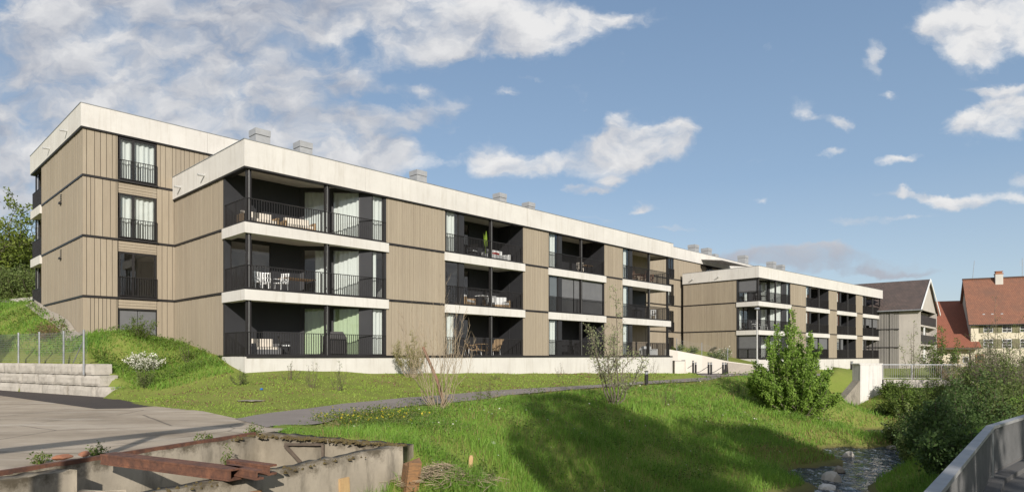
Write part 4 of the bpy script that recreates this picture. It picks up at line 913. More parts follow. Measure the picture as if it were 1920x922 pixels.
# bricks and timber around the pit
for px, py, l in ((118, 865, 'broken orange brick lying on the left pit rim'), (158, 859, 'mossy brick fragment beside the end of the long beam')):
    p = G(px, py); chunk((p[0], p[1], base(p[1]) + .08), (.2, .09, .05), 'brick', 'brick_fragment', l, 'brick', px)
tb = P(772, 872, -2.05)
m = MB(); m.prism([(-.15, -.16), (.15, -.12), (.19, .14), (-.12, .16)], [-.7, -.7, -.7, -.7], [.02, .08, .13, .0]); m.box(-.15, .05, -.26, -.17, -.7, .1)
o = m.build('rotten_timber_block', M['rotten']); o.location = (tb[0], tb[1], tb[2]); o.rotation_euler = (.06, .1, .5); tag(o, 'orange rotten timber block leaning at the right pit corner', 'timber')
for px, py, h, mt, l in ((642, 918, .62, 'plank', 'pale plank standing against the near pit wall'), (474, 925, .4, 'rotten', 'orange plank standing lowest against the near pit wall')):
    t = (px - 290) / 470.; a = (px - CX) / F
    # point on the outer face of the near wall
    pc, pb = Vector(PC_), Vector(PB); dv = pb - pc; s = (a * pc.y - pc.x) / (dv.x - a * dv.y); q = pc + dv * s
    nrm2 = Vector((dv.y, -dv.x)).normalized() * .07
    m = MB(); m.box(-.11, .11, -.025, .025, -.8, h)
    for z in (h - .1, h - .35): m.box(-.06, -.04, -.032, -.026, z, z + .02)
    o = m.build('plank', M[mt]); o.location = (q.x + nrm2.x, q.y + nrm2.y, -(py - HY) / F * q.y - h + (.22 if px > 600 else .05)); o.rotation_euler = (-.06, 0, math.atan2(dv.y, dv.x)); tag(o, l, 'plank')
# ------------------------------------------------------------------ small street furniture
def bollard(px, py, h, label, r=.08, dist=None):
    p = G(px, py) if dist is None else D(px, dist); z = T1(p[0], p[1]); o = empty('path_bollard', label, 'bollard', (p[0], p[1], z - .02), 0, 'dark bollards along the path')
    m = MB(); m.tube([(0, 0, -.1), (0, 0, h - .18)], r, 12); m.build('bollard_post', M['black'], o)
    m = MB(); m.tube([(0, 0, h - .18), (0, 0, h - .05)], r * .82, 12); m.build('light_ring', M['steel'], o)
    m = MB(); m.tube([(0, 0, h - .05), (0, 0, h)], r, 12); m.build('bollard_cap', M['black'], o)
bollard(1212, 720.5, .86, 'single dark grey bollard light between the path and the young tree', .11)
bollard(1597, 701, .95, 'dark bollard in front of the far plinth beside the white abutment', .12)
for i, px in enumerate((1302, 1331, 1358)):
    for s, w in ((-3.0, 'left'), (3.0, 'right')):
        q = P(px + s * .75, 697.5, -1.5)
        bollard(px + s * .8, 697.8, 1.12, '%s dark post of the %s pair by the bicycle stands' % (w, ('leftmost', 'middle', 'rightmost')[i]), .085, 54.5)
# bicycle stands: bent hoops
for i, px in enumerate((1289, 1317, 1345)):
    p = D(px, 55.2); z = T1(p[0], p[1]); o = empty('bicycle_stand', '%s thin steel bicycle stand before the pale ramp wall' % ('leftmost', 'middle', 'rightmost')[i], 'bicycle stand', (p[0], p[1], z), BANG * .2, 'bicycle stands')
    m = MB(); m.tube([(-.75, 0, .15), (-.2, 0, .3), (.5, 0, .72)], .025, 8); m.build('rail', M['black'], o)
    m = MB(); m.tube([(.5, 0, -.1), (.5, 0, .75)], .028, 8); m.build('leg', M['black'], o)
# pale ramp wall curving down from the long block to the forecourt
rp = [P(1256, 654, .62), P(1275, 657, .46), P(1316, 666, .05), P(1361, 677, -.45), P(1390, 681.5, -.6), P(1416, 684.5, -.72)]
rp = [(13.9, 57.6, .62), (15.2, 58.9, .47), (17.5, 59.2, .05), (19.6, 58.6, -.47), (21.2, 58.8, -.68), (22.8, 59.6, -.85)]
m = MB()
for i in range(len(rp) - 1):
    a, b = rp[i], rp[i + 1]; dx, dy = b[0] - a[0], b[1] - a[1]; L = math.hypot(dx, dy); nx2, ny2 = -dy / L * .3, dx / L * .3
    m.add([(a[0], a[1], -2.2), (b[0], b[1], -2.2), (b[0] + nx2, b[1] + ny2, -2.2), (a[0] + nx2, a[1] + ny2, -2.2), (a[0], a[1], a[2]), (b[0], b[1], b[2]), (b[0] + nx2, b[1] + ny2, b[2]), (a[0] + nx2, a[1] + ny2, a[2])],
          [(0, 3, 2, 1), (4, 5, 6, 7), (0, 1, 5, 4), (1, 2, 6, 5), (2, 3, 7, 6), (3, 0, 4, 7)])
o = m.build('ramp_wall', M['ramp'], loc=rp[2]); tag(o, 'pale curved concrete ramp wall descending between the two blocks', 'wall')
# earth wedge with plants behind it, up to the far block's side wall
top = [(p[0], p[1] + .3, p[2] - .06) for p in rp]; bk = [FW(-.1, 8.6, .95), FW(-.1, 7.5, .8), FW(-.1, 6, .5), FW(-.1, 4, .1), FW(-.1, 2, -.3), FW(-.1, .3, -.65)]
o = link_mesh('ramp_bank', top + bk, [(i, i + 1, 7 + i, 6 + i) for i in range(5)], M['ground'], smooth=True); tag(o, 'grassy wedge of earth behind the ramp wall', 'bank', kind='structure')
rf = empty('ramp_fence', 'sparse wire fence on thin posts above the ramp wall', 'fence', (rp[1][0], rp[1][1] + .5, .3))
pts = [(rp[1][0], rp[1][1] + .5, .4), (17.6, 59.7, .0), (19.8, 59.1, -.5)]; pts = [(x - rp[1][0], y - rp[1][1] - .5, z - .3) for x, y, z in pts]
for p in pts: m = MB(); m.tube([(p[0], p[1], p[2] - .2), (p[0], p[1], p[2] + 1.25)], .035, 8); m.build('fence_post', M['steel'], rf)
m = MB()
for i in range(2):
    for z in np.arange(.1, 1.2, .14): m.bar((pts[i][0], pts[i][1], pts[i][2] + z), (pts[i + 1][0], pts[i + 1][1], pts[i + 1][2] + z), .006, .006)
m.build('wire', M['steel'], rf)
# beige box at the end of the long block
q = D(1263, 53.8); zz = T1(q[0], q[1]); o = empty('utility_cabinet', 'beige utility cabinet with pale end wall at the corner of the long block', 'cabinet', (q[0] + .3, q[1], zz), .2)
m = MB(); m.box(-.35, .55, -.3, .3, -.2, 1.02); m.build('cabinet_body', M['soffit'], o); m = MB(); m.box(.552, .75, -.36, .36, -.2, 1.1); m.build('end_panel', M['ramp'], o); m = MB(); m.box(-.37, .55, -.33, .33, 1.022, 1.06); m.build('lid', M['vent'], o)
# street lamp
q = P(1419.5, 690, -1.15); zz = T1(q[0], q[1]); o = empty('street_lamp', 'slim grey street lamp in front of the far block corner', 'street lamp', (q[0], q[1], zz))
H_ = (667 - 581) / F * q[1] - zz
m = MB(); m.tube([(0, 0, -.2), (0, 0, H_)], [.085, .05], 10); m.build('lamp_pole', M['pipe'], o); m = MB(); m.tube([(0, 0, .0), (0, 0, .9)], .1, 10); m.build('pole_base', M['steel'], o)
m = MB(); m.tube([(0, 0, H_), (0, 0, H_ + .1)], [.1, .2], 12); m.tube([(0, 0, H_ + .1), (0, 0, H_ + .22)], [.26, .2], 12); m.build('lamp_head', M['steel'], o)
# gravel bed beyond the ramp
gb = [(*D(1366, 57.2), -1.55), (*D(1424, 58.6), -1.58), (*D(1426, 60.4), -.92), (22.8, 59.55, -.9), (21.2, 58.75, -.74), (19.6, 58.52, -.55)]
o = link_mesh('gravel_bed', gb, [(0, 1, 2, 3), (0, 3, 4, 5)], gm); tag(o, 'sloping gravel bed below the far block corner', 'gravel', kind='structure')
# streaked white abutment
c = P(1622, 741, -2.85); o = empty('bridge_abutment', 'white concrete abutment with black streaks above the stream bank', 'abutment', (c[0], c[1], c[2] - .3), .25)
sc_ = c[1] / F; wpx = sc_ * 50; hh = sc_ * 58 + .3
m = MB(); m.box(-wpx * .36, wpx * .62, -.3, .45, -.6, hh); m.build('abutment_wall', M['abut'], o)
m = MB(); m.add([(-wpx * .365, -.28, .0), (-wpx * 1.05, -.28, -.5), (-wpx * .365, -.28, hh * .55), (-wpx * .365, .4, .0), (-wpx * 1.05, .4, -.5), (-wpx * .365, .4, hh * .55), (-wpx * 1.05, -.28, .12), (-wpx * 1.05, .4, .12), (-wpx * .365, -.28, -.6), (-wpx * .365, .4, -.6)],
              [(8, 1, 6, 2), (9, 5, 7, 4), (6, 7, 5, 2), (1, 4, 7, 6), (8, 9, 4, 1), (2, 5, 9, 8)]); m.build('wing_wall', M['oldcon'], o)
m = MB(); m.box(-wpx * .4, wpx * .65, -.33, .48, hh + .002, hh + .09); m.build('coping', M['abut'], o)
# far foot bridge railing to the right of it
q0, q1 = (c[0] + wpx * .7, c[1] + .2), D(1845, 46)
fr = empty('footbridge_railing', 'pale galvanised railing with thin bars across the far end of the stream', 'railing', (*q0, -1.7), math.atan2(q1[1] - q0[1], q1[0] - q0[0])); L = math.dist(q0, q1)
m = MB(); m.box(0, L, -.05, .05, 1.06, 1.11); m.build('handrail', M['steel'], fr)
m = MB(); m.box(0, L, -.02, .02, .08, .12)
for i in range(int(L / .13)): m.box(i * .13, i * .13 + .014, -.012, .012, .12, 1.06)
m.build('bars', M['rail_steel'], fr)
for i in range(int(L / 2) + 1): m = MB(); m.box(i * 2, i * 2 + .07, -.03, .03, -.3, 1.059); m.build('railing_post', M['rail_steel'], fr)
m = MB(); m.box(0, L, -.25, .25, -.55, .0); m.build('kerb', M['greycon'], fr)
# near bridge railing
R0, R1, R2, R3 = (2.8, 4.6), (8.25, 11.1), (10.9, 13.5), (22, 20.5)
nr = empty('bridge_railing', 'grey steel bridge railing with broad handrail and close vertical slats', 'railing', (8.25, 11.1, -2.145))
loc = lambda p: (p[0] - 8.25, p[1] - 11.1)
hm, bm_, km = MB(), MB(), MB(); rr = [(.9, 2.4), R0, R1, R2, R3]
def offs(p0, p1, o): L = math.dist(p0, p1); return -(p1[1] - p0[1]) / L * o, (p1[0] - p0[0]) / L * o
for a, b in zip(rr[:-1], rr[1:]):
    a, b = loc(a), loc(b); hm.bar((*a, .92), (*b, .92), .12, .05); km.wall(a, b, -.2, .12, -.3, .06); km.wall(a, b, -.02, .02, .1, .15)
    L = math.dist(a, b); n = int(L / .085)
    for i in range(n): bm_.wall(a, b, -.03, .03, .15, .89, L * i / n, L * i / n + .02)
hm.build('handrail', M['rail_steel'], nr); bm_.build('slats', simple('brushed_grey_steel', (.24, .236, .23), (.18, .177, .172), .55, .3, 3), nr); km.build('kerb', M['road'], nr)
for p in (R0, R1, R2): m = MB(); q = loc(p); m.box(q[0] - .035, q[0] + .035, q[1] - .035, q[1] + .035, -.1, .9); m.build('railing_post', M['steel'], nr)
# off to the left, behind the camera: unseen gantry added for its yard shadow
gt = empty('shadow_beam', 'added unseen gantry beam on two posts at the edge of the yard', 'caster', (-7.0, 2.2, -1.85))
m = MB(); m.bar((-3.4, -6.2, 5.0), (2.2, 3.3, 5.0), .32, .3); m.build('beam', M['black'], gt)
for p in ((-3.2, -5.9), (1.2, 1.6)): m = MB(); m.box(p[0] - .1, p[0] + .1, p[1] - .1, p[1] + .1, -.2, 4.84); m.build('post', M['black'], gt)
# rocks along the stream
rk = [(1580, 853, .34, 'blockstone', 'pale pointed rock standing in the stream edge'), (1560, 880, .3, 'oldcon', 'brownish rock below the pointed one on the left bank'), (1548, 897, .42, 'blockstone', 'grey white boulder on the left stream bank'),
      (1540, 914, .3, 'abut', 'whitest low boulder at the bottom of the left bank'), (1655, 912, .4, 'oldcon', 'flat wet boulder at the right side of the water'), (1690, 890, .5, 'oldcon', 'dark boulder under the shrubs on the right bank'), (1675, 918, .3, 'blockstone', 'small grey rock in the shallow right water'), (1660, 838, .3, 'oldcon', 'small brown rock at the far bend of the stream')]
for i, (px, py, s, mt, l) in enumerate(rk):
    x, y, z = P(px + 12, py, -4.15); s *= .82; chunk((x, y, -4.2), (s * 1.25, s, s * .95), mt, 'rock', l, 'rock', 40 + i, 'rocks along the stream')
# small things in the grass
x, y = G(490, 752); chunk((x, y, T1(x, y) + .03), (.09, .07, .05), 'bluelit', 'litter_scrap', 'blue scrap of litter lying on the lawn', 'litter', 3, sub=1)
x, y = D(880, 14.6); z = T1(x, y); m = MB(); m.box(-.045, .045, -.03, .03, -.4, .42); m.box(-.03, .03, -.02, .02, .42, .45); o = m.build('wooden_stake', M['plank'], loc=None); o.location = (x, y, z); o.rotation_euler = (.05, .08, .3); tag(o, 'short weathered wooden stake in the bank grass', 'stake')
for px, d_, s, l in ((470, 22, (.5, .3, .04), 'patch of pale stone rubble on the lawn beside the path'), (925, 17.2, (.16, .1, .09), 'small white stone in the sunlit bank grass')):
    x, y = D(px, d_); chunk((x, y, T1(x, y) + .02), s, 'abut' if px > 900 else 'gravel', 'stone', l, 'stone', px)
# ------------------------------------------------------------------ balcony furniture (each piece is a thing)
def put(o, T_, X, Y, k, rz): 
    p = (BW if T_ == 0 else FW)(X, Y); o.location = (p[0], p[1], k * ST + (0 if T_ == 0 else -.27) + .0); o.rotation_euler = (0, 0, (BANG if T_ == 0 else FANG) + rz); return o
def chair(label, T_, X, Y, k, rz, mat='white', cush=None, grp='balcony chairs'):
    o = empty('balcony_chair', label, 'chair', group=grp)
    m = MB(); m.box(-.22, .22, -.22, .22, .42, .46); m.build('seat', M[mat], o)
    m = MB()
    for i in range(5): m.bar((-.2 + i * .1, .2, .46), (-.2 + i * .1, .28, .9), .05, .02)
    m.bar((-.23, .28, .9), (.23, .28, .9), .04, .05); m.build('backrest', M[mat], o)
    for x in (-.2, .2):
        for y in (-.2, .2): m = MB(); m.bar((x, y, 0), (x * .95, y * .95, .42), .035, .035); m.build('leg', M[mat], o)
        m = MB(); m.bar((x * 1.1, -.2, .64), (x * 1.1, .22, .66), .04, .03); m.build('armrest', M[mat], o)
    if cush: m = MB(); m.box(-.2, .2, -.2, .2, .461, .52); m.build('cushion', M[cush], o)
    return put(o, T_, X, Y, k, rz)
def table(label, T_, X, Y, k, rz, w=1.4, d=.8, top='wood', leg='black'):
    o = empty('balcony_table', label, 'table', group='balcony tables'); m = MB(); m.box(-w / 2, w / 2, -d / 2, d / 2, .71, .75); m.build('tabletop', M[top], o)
    for x in (-1, 1):
        for y in (-1, 1): m = MB(); m.bar((x * (w / 2 - .1), y * (d / 2 - .08), 0), (x * (w / 2 - .1), y * (d / 2 - .08), .71), .05, .05); m.build('leg', M[leg], o)
    return put(o, T_, X, Y, k, rz)
def sofa(label, T_, X, Y, k, rz, w=1.8, mat='cushion', frame='rattan'):
    o = empty('outdoor_sofa', label, 'sofa', group='balcony sofas'); m = MB(); m.box(-w / 2, w / 2, -.38, .38, .06, .3); m.box(-w / 2, -w / 2 + .12, -.38, .38, .3, .58); m.box(w / 2 - .12, w / 2, -.38, .38, .3, .58); m.box(-w / 2 + .12, w / 2 - .12, .3, .38, .3, .66); m.build('frame', M[frame], o)
    n = 2 if w > 1.3 else 1; iw = (w - .26) / n
    for i in range(n):
        x = -w / 2 + .13 + iw * i
        m = MB(); m.box(x + .01, x + iw - .01, -.37, .28, .301, .43); m.build('seat_cushion', M[mat], o)
        m = MB(); m.bar((x + .02, .2, .62), (x + iw - .02, .2, .62), .14, .36); m.build('back_cushion', M[mat], o)
    return put(o, T_, X, Y, k, rz)
def lounge_chair(label, T_, X, Y, k, rz):
    o = empty('rattan_lounge_chair', label, 'lounge chair', group='rattan lounge chairs'); m = MB(); pts = [(0, -.75, .3), (0, -.35, .36), (0, .1, .3), (0, .35, .55), (0, .6, .95), (0, .75, 1.02)]
    for i in range(5):
        a, b = pts[i], pts[i + 1]; m.add([(-.32, a[1], a[2]), (.32, a[1], a[2]), (.32, b[1], b[2]), (-.32, b[1], b[2]), (-.32, a[1], a[2] + .05), (.32, a[1], a[2] + .05), (.32, b[1], b[2] + .05), (-.32, b[1], b[2] + .05)], [(0, 3, 2, 1), (4, 5, 6, 7), (0, 1, 5, 4), (1, 2, 6, 5), (2, 3, 7, 6), (3, 0, 4, 7)])
    m.build('seat_shell', M['rattan'], o)
    for x in (-.28, .28):
        m = MB(); m.tube([(x, -.55, 0), (x, -.5, .33)], .025, 6); m.build('leg', M['white'], o); m = MB(); m.tube([(x, .3, 0), (x, .25, .42)], .025, 6); m.build('leg', M['white'], o)
        m = MB(); m.tube([(x, -.4, .36), (x, -.2, .62), (x, .3, .66), (x, .45, .72)], .025, 6); m.build('armrest', M['rattan'], o)
    return put(o, T_, X, Y, k, rz)
# corner bay, top floor
sofa('pale lounge sofa on the top left corner balcony, nearer the corner post', 0, 1.15, 1.35, 2, 0, 1.7); sofa('pale lounge sofa on the top left corner balcony, nearer the curtains', 0, 3.1, 1.3, 2, -.15, 1.5)
# corner bay, middle floor
for i, (x, y, r, l) in enumerate(((1.1, .8, .4, 'white slatted chair next to the corner post on the middle corner balcony'), (1.55, 1.4, 2.6, 'white slatted chair behind the others on the middle corner balcony'), (1.95, .7, -1.2, 'white slatted chair beside the wooden table on the middle corner balcony'))): chair(l, 0, x, y, 1, r)
table('round edged pale table behind the middle corner railing', 0, 2.9, 1.0, 1, 0, 1.5, .85, 'wood')
# corner bay, ground floor
chair('dark chair with white cushion on the lowest corner balcony', 0, 2.3, 1.0, 0, 1.3, 'black', 'white'); sofa('grey outdoor sofa with pale cushion on the lowest corner balcony', 0, 1.5, 1.5, 0, 0, 1.3, 'cushion', 'blind')
gr = empty('covered_grill', 'barbecue under a black cover behind the lowest corner railing', 'grill'); m = MB(); m.prism([(-.5, -.28), (.5, -.28), (.5, .28), (-.5, .28)], 0.12, .92); m.add([(-.5, -.28, .921), (.5, -.28, .921), (.5, .28, .921), (-.5, .28, .921), (-.3, -.18, 1.2), (.34, -.2, 1.2), (.34, .18, 1.2), (-.3, .18, 1.2)], [(0, 1, 5, 4), (1, 2, 6, 5), (2, 3, 7, 6), (3, 0, 4, 7), (4, 5, 6, 7)]); m.build('cover', M['cover'], gr)
for x in (-.4, .4): m = MB(); m.tube([(x, -.25, .08), (x, .25, .08)], .08, 10); m.build('wheel', M['black'], gr)
put(gr, 0, 4.75, .75, 0, 0)
# second bay
sofa('white sunbed sofa with pillows on the second top balcony', 0, 16.2, 1.0, 2, .1, 1.9, 'white', 'white'); m = MB()
rc = empty('red_cushion', 'red cushion lying on the white sofa of the second top balcony', 'cushion'); m.box(-.22, .22, -.12, .12, 0, .14); m.build('pillow', M['red'], rc); put(rc, 0, 16.0, .82, 2, .3); rc.location.z += .44
pt = empty('potted_plant', 'tall bright green plant in a pot beside the post of the second top balcony', 'plant'); m = MB(); m.tube([(0, 0, 0), (0, 0, .38)], [.14, .19], 12); m.build('pot', M['vent'], pt); m = MB()
for i in range(9): a = i * 2.4; m.add([(-.03 * math.cos(a), -.03 * math.sin(a), .35), (.1 * math.cos(a) + .05 * math.sin(a), .1 * math.sin(a) - .05 * math.cos(a), .9 + .06 * i), (.1 * math.cos(a) - .05 * math.sin(a), .1 * math.sin(a) + .05 * math.cos(a), .9 + .06 * i), (.12 * math.cos(a), .12 * math.sin(a), 1.25 + .07 * i)], [(0, 1, 2), (1, 3, 2)])
m.build('leaves', M['cactus'], pt); put(pt, 0, 14.9, .6, 2, 0)
table('small dark table with pale things on the second top balcony', 0, 13.6, 1.0, 2, 0, .8, .7, 'black')
for x, r, l in ((13.2, 1.2, 'chair on the left of the small table, second top balcony'), (14.2, -1.3, 'chair on the right of the small table, second top balcony')): chair(l, 0, x, 1.0, 2, r, 'black', 'white')
sofa('white cushioned sofa left of the post on the second middle balcony', 0, 13.7, 1.1, 1, .5, 1.6, 'white'); sofa('pale corner sofa at the right wall of the second middle balcony', 0, 16.4, 1.2, 1, -.5, 1.7, 'white'); table('low white table between the sofas of the second middle balcony', 0, 15.1, .8, 1, 0, 1.2, .6, 'white')
lounge_chair('tan curved lounge chair left of the post on the second lowest balcony', 0, 14.0, .9, 0, 1.2); lounge_chair('tan curved lounge chair right of the post on the second lowest balcony', 0, 15.9, .9, 0, -1.3); table('small rattan table between the curved lounge chairs', 0, 14.95, 1.0, 0, 0, .6, .6, 'rattan', 'rattan')
# third bay
chair('dark armchair on the third top balcony left of the post', 0, 21.9, .9, 2, .6, 'black', 'white'); chair('pale armchair at the right of the third top balcony', 0, 24.6, .9, 2, -.8, 'cushion'); table('small table at the right end of the third top balcony', 0, 25.4, .9, 2, 0, .7, .6, 'wood')
table('dark dining table on the third lowest balcony', 0, 23.6, 1.0, 0, 0, 1.5, .8, 'black')
for x, r, l in ((22.5, 1.4, 'dark chair left of the dining table on the third lowest balcony'), (23.6, 3.1, 'dark chair in front of the dining table on the third lowest balcony'), (24.8, -1.4, 'dark chair right of the dining table on the third lowest balcony')): chair(l, 0, x, .7 if r == 3.1 else 1.0, 0, r, 'black')
# end bay
table('brown wooden dining table on the top end balcony', 0, 32.8, 1.0, 2, 0, 1.6, .8, 'deadwood', 'deadwood')
for x, r, l in ((31.7, 1.4, 'brown wooden chair left of the table on the top end balcony'), (32.5, 3.1, 'brown wooden chair before the table on the top end balcony'), (34.0, -1.4, 'brown wooden chair right of the table on the top end balcony')): chair(l, 0, x, .65 if r == 3.1 else 1.0, 2, r, 'deadwood')
table('dark table on the middle end balcony', 0, 31.6, 1.0, 1, 0, 1.4, .8, 'black'); chair('white chair at the open corner of the middle end balcony', 0, 34.2, .8, 1, -1, 'white'); sofa('white storage bench on the lowest end balcony', 0, 33.6, .9, 0, 0, 1.6, 'white', 'white')
# far block
for x, y, l in ((.9, .9, 'white chair at the corner of the far middle balcony'), (1.7, .8, 'white chair second from the corner on the far middle balcony'), (3.4, .9, 'white chair farthest from the corner on the far middle balcony')): chair(l, 1, x, y, 1, .5, 'white')
table('dark table on the far top corner balcony', 1, 2.6, 1.0, 2, 0, 1.4, .8, 'black'); chair('dark chair on the far top corner balcony', 1, 1.5, 1.0, 2, 1.4, 'black')
# ------------------------------------------------------------------ plants
def leaves_mesh(name, C, size, mat, parent, clump=None, aspect=.55, flat=.0):
    C = np.asarray(C, float); n = len(C); d = rng.normal(size=(n, 3)); d /= np.linalg.norm(d, axis=1)[:, None]
    e = rng.normal(size=(n, 3)); e[:, 2] *= 1 - flat; e -= (e * d).sum(1)[:, None] * d; e /= np.linalg.norm(e, axis=1)[:, None] + 1e-9
    s = size * rng.uniform(.6, 1.35, n)[:, None]; a = d * s * .5; b = e * s * .5 * aspect; nn = np.cross(d, e) * s * .12
    V = np.stack([C - a, C + b + nn, C + a, C - b + nn], 1)
    r = rng.uniform(0, 1, n) if clump is None else np.clip(clump * .65 + rng.uniform(0, .5, n) - .08, 0, 1)
    return fast_mesh(name, V, 4, mat, parent, r)
def tubes_mesh(name, lines, mat, parent, n=4):
    m = MB()
    for pts, r0, r1 in lines:
        k = len(pts); m.tube(pts, [r0 + (r1 - r0) * i / (k - 1) for i in range(k)], n, .5, False)
    return m.build(name, M[mat], parent)
def plant(name, label, cat, loc, h, w, stems=8, twigs=10, leaves=12, lsize=.06, lm='leaf', bm='bark', t0=.25, jit=.05, tl=.22, r=.02, lean=(0, 0), group=None, up=.55, spread=1.0, flowers=None, seed=0, trunk=0, hmin=.55, dome=.35, tcurve=.5, lname='leaves', sub=0):
    global rng
    R = np.random.default_rng(seed + 11); o = empty(name, label, cat, loc, 0, group)
    stemL, twL, pts, cl = [], [], [], []
    if trunk: stemL.append(([(0, 0, -.15), (lean[0] * .15, lean[1] * .15, trunk * .5), (lean[0] * .3, lean[1] * .3, trunk)], r * 2.2, r * 1.5))
    for s in range(stems):
        a = 2 * math.pi * (s + R.uniform(-.35, .35)) / stems * (1 if stems < 9 else 2.618 * 1.0) ; q = math.sqrt(R.uniform(.02, 1)) if s else .05
        rad = w / 2 * q * spread; hh = h * R.uniform(hmin, 1) * (1 - dome * q * q); hh = h if s == 0 else hh
        b0 = np.array([lean[0] * .3 if trunk else math.cos(a) * w * .05 * R.uniform(.2, 1), lean[1] * .3 if trunk else math.sin(a) * w * .05 * R.uniform(.2, 1), trunk if trunk else -.1])
        end = np.array([math.cos(a) * rad + lean[0], math.sin(a) * rad + lean[1], hh])
        tt = np.linspace(0, 1, 7)[:, None]; line = b0 + (end - b0) * np.concatenate([tt ** (1 / (1 + tcurve)), tt ** (1 / (1 + tcurve)), tt], 1); line[1:-1] += R.normal(size=(5, 3)) * h * .012
        stemL.append((line, r, r * .3)); ck = R.uniform(0, 1)
        for t in range(twigs):
            u = t0 + (1 - t0) * (t + R.uniform(0, 1)) / twigs; i = min(int(u * 6), 5); f = u * 6 - i; p = line[i] + (line[i + 1] - line[i]) * f
            ang = R.uniform(0, 6.283); d = np.array([math.cos(ang) + math.cos(a) * .5 * q, math.sin(ang) + math.sin(a) * .5 * q, up + R.uniform(-.2, .35)]); d /= np.linalg.norm(d)
            L = tl * h * R.uniform(.45, 1.15) * (1.1 - .65 * u); m1 = p + d * L * .5 + R.normal(size=3) * L * .07; m2 = p + d * L + np.array([0, 0, L * .15]); twL.append(([p, m1, m2], r * .35, r * .12)); c2 = ck * .5 + R.uniform(0, .5)
            segs = [(p, m1, m2, L)]
            for q2 in range(sub):
                d2 = d + R.normal(size=3) * .6; d2 /= np.linalg.norm(d2); s0 = p + (m1 - p) * R.uniform(.3, 1.0); L2 = L * R.uniform(.35, .7); e1 = s0 + d2 * L2; twL.append(([s0, (s0 + e1) / 2 + R.normal(size=3) * L2 * .06, e1], r * .2, r * .1)); segs.append((s0, (s0 + e1) / 2, e1, L2))
            for (g0, g1, g2, LL) in segs:
                nl = R.poisson(leaves / (1 + sub * .6)) if leaves else 0
                if nl:
                    v = R.uniform(.1, 1.02, nl)[:, None]; pts.append(g0 + (g2 - g0) * v + R.normal(size=(nl, 3)) * jit); cl.append(np.full(nl, c2))
    tubes_mesh('stems', stemL, bm, o, 5)
    if twL: tubes_mesh('twigs', twL, bm, o, 3)
    if pts:
        P_ = np.concatenate(pts); c_ = np.concatenate(cl); rng = R; P_[:, 2] = np.maximum(P_[:, 2], .02)
        leaves_mesh(lname, P_, lsize, lm, o, c_)
        if flowers:
            k = R.choice(len(P_), flowers[0]); leaves_mesh('blossoms', P_[k] + R.normal(size=(flowers[0], 3)) * .05 + np.array([0, 0, .04]), flowers[1], flowers[2], o, None, .9)
    return o
def gz(px, d): x, y = D(px, d); return (x, y, T1(x, y))
# the big bush on the bank
plant('bush', 'large bright green bush with upright shoots on the stream bank', 'bush', (*D(1487, 34.5), T1(*D(1487, 34.5)) - .1), 5.7, 4.8, 76, 18, 30, .125, 'leaf_bright', 'bark', .05, .065, .11, .03, up=1.5, seed=1, hmin=.55, dome=.8, tcurve=.5, sub=1, lean=(-.1, 0))
# young multi stem tree
plant('young_tree', 'young multi stemmed tree with sparse small leaves before the long facade', 'tree', gz(1152, 27.2), 4.7, 2.9, 8, 16, 13, .085, 'leaf_pale', 'bark', .24, .09, .2, .036, up=.75, seed=2, hmin=.6, dome=.5, sub=2, spread=1.05, tcurve=.3)
# leafless shrub with a leaning dead stem
plant('bare_shrub', 'leafless shrub of many thin pale twigs on the bank edge', 'shrub', gz(822, 20.5), 4.3, 2.7, 26, 10, 0, .05, 'leaf_pale', 'twig', .3, .05, .2, .012, up=1.6, seed=3, hmin=.6, dome=.3, sub=1)
x, y, z = gz(836, 20.8); m = MB(); m.tube([(0, 0, -.1), (-.28, .05, .9), (-.75, .1, 2.0)], [.06, .05, .045], 7); o = m.build('dead_stem', M['deadwood']); o.location = (x, y, z); tag(o, 'bare reddish dead stem leaning left inside the leafless shrub', 'dead stem')
# along the plinth
plant('budding_shrub', 'rounded olive budding shrub against the plinth below the timber wall', 'shrub', (*BW(7.9, -1.3), T1(*BW(7.9, -1.3))), 2.3, 1.9, 18, 14, 14, .06, 'leaf_olive', 'twig', .35, .05, .17, .014, seed=4, sub=1, up=.9, dome=.3)
for i, (px, d, h, w, l, lv) in enumerate(((545, 26.8, .75, .9, 'small twiggy shrub on the lawn below the corner balcony, leftmost of three', 3), (586, 25.4, 1.05, 1.0, 'small twiggy shrub on the lawn below the corner balcony, middle of three', 3), (636, 25.6, 1.15, .8, 'small twiggy shrub on the lawn below the corner balcony, rightmost of three', 7),
      (1051, 40, .95, .8, 'thin bare sapling at the plinth left of the young tree', 1), (1224, 47, 1.3, 1.6, 'thin bare shrub at the plinth right of the young tree', 1), (1562, 66, 1.6, 1.8, 'thin sapling before the far plinth', 1), (930, 35.5, .35, .6, 'tiny seedling at the foot of the plinth', 2))):
    plant('sapling', l, 'sapling', gz(px, d), h, w, 6, 7, lv, .04, 'leaf_mid', 'twig_dark', .3, .03, .25, .011, group='saplings along the plinth', seed=20 + i, sub=1)
plant('low_shrub', 'low green shrub on the lawn left of the corner plinth', 'shrub', gz(450, 24.8), .55, .9, 9, 8, 9, .045, 'leaf_mid', 'twig_dark', .15, .03, .25, .01, seed=30)
plant('low_shrub', 'dark green shrub on the slope in front of the mound', 'shrub', gz(271, 26.3), .95, .85, 12, 9, 12, .05, 'leaf_mid', 'twig_dark', .1, .04, .22, .01, seed=31)
plant('flowering_shrub', 'broad low shrub covered in white blossom on the mound', 'shrub', gz(268, 28.4), .8, 1.7, 24, 9, 8, .05, 'leaf', 'twig_dark', .2, .04, .2, .01, seed=32, flowers=(1900, .06, 'blossom'), dome=.3)
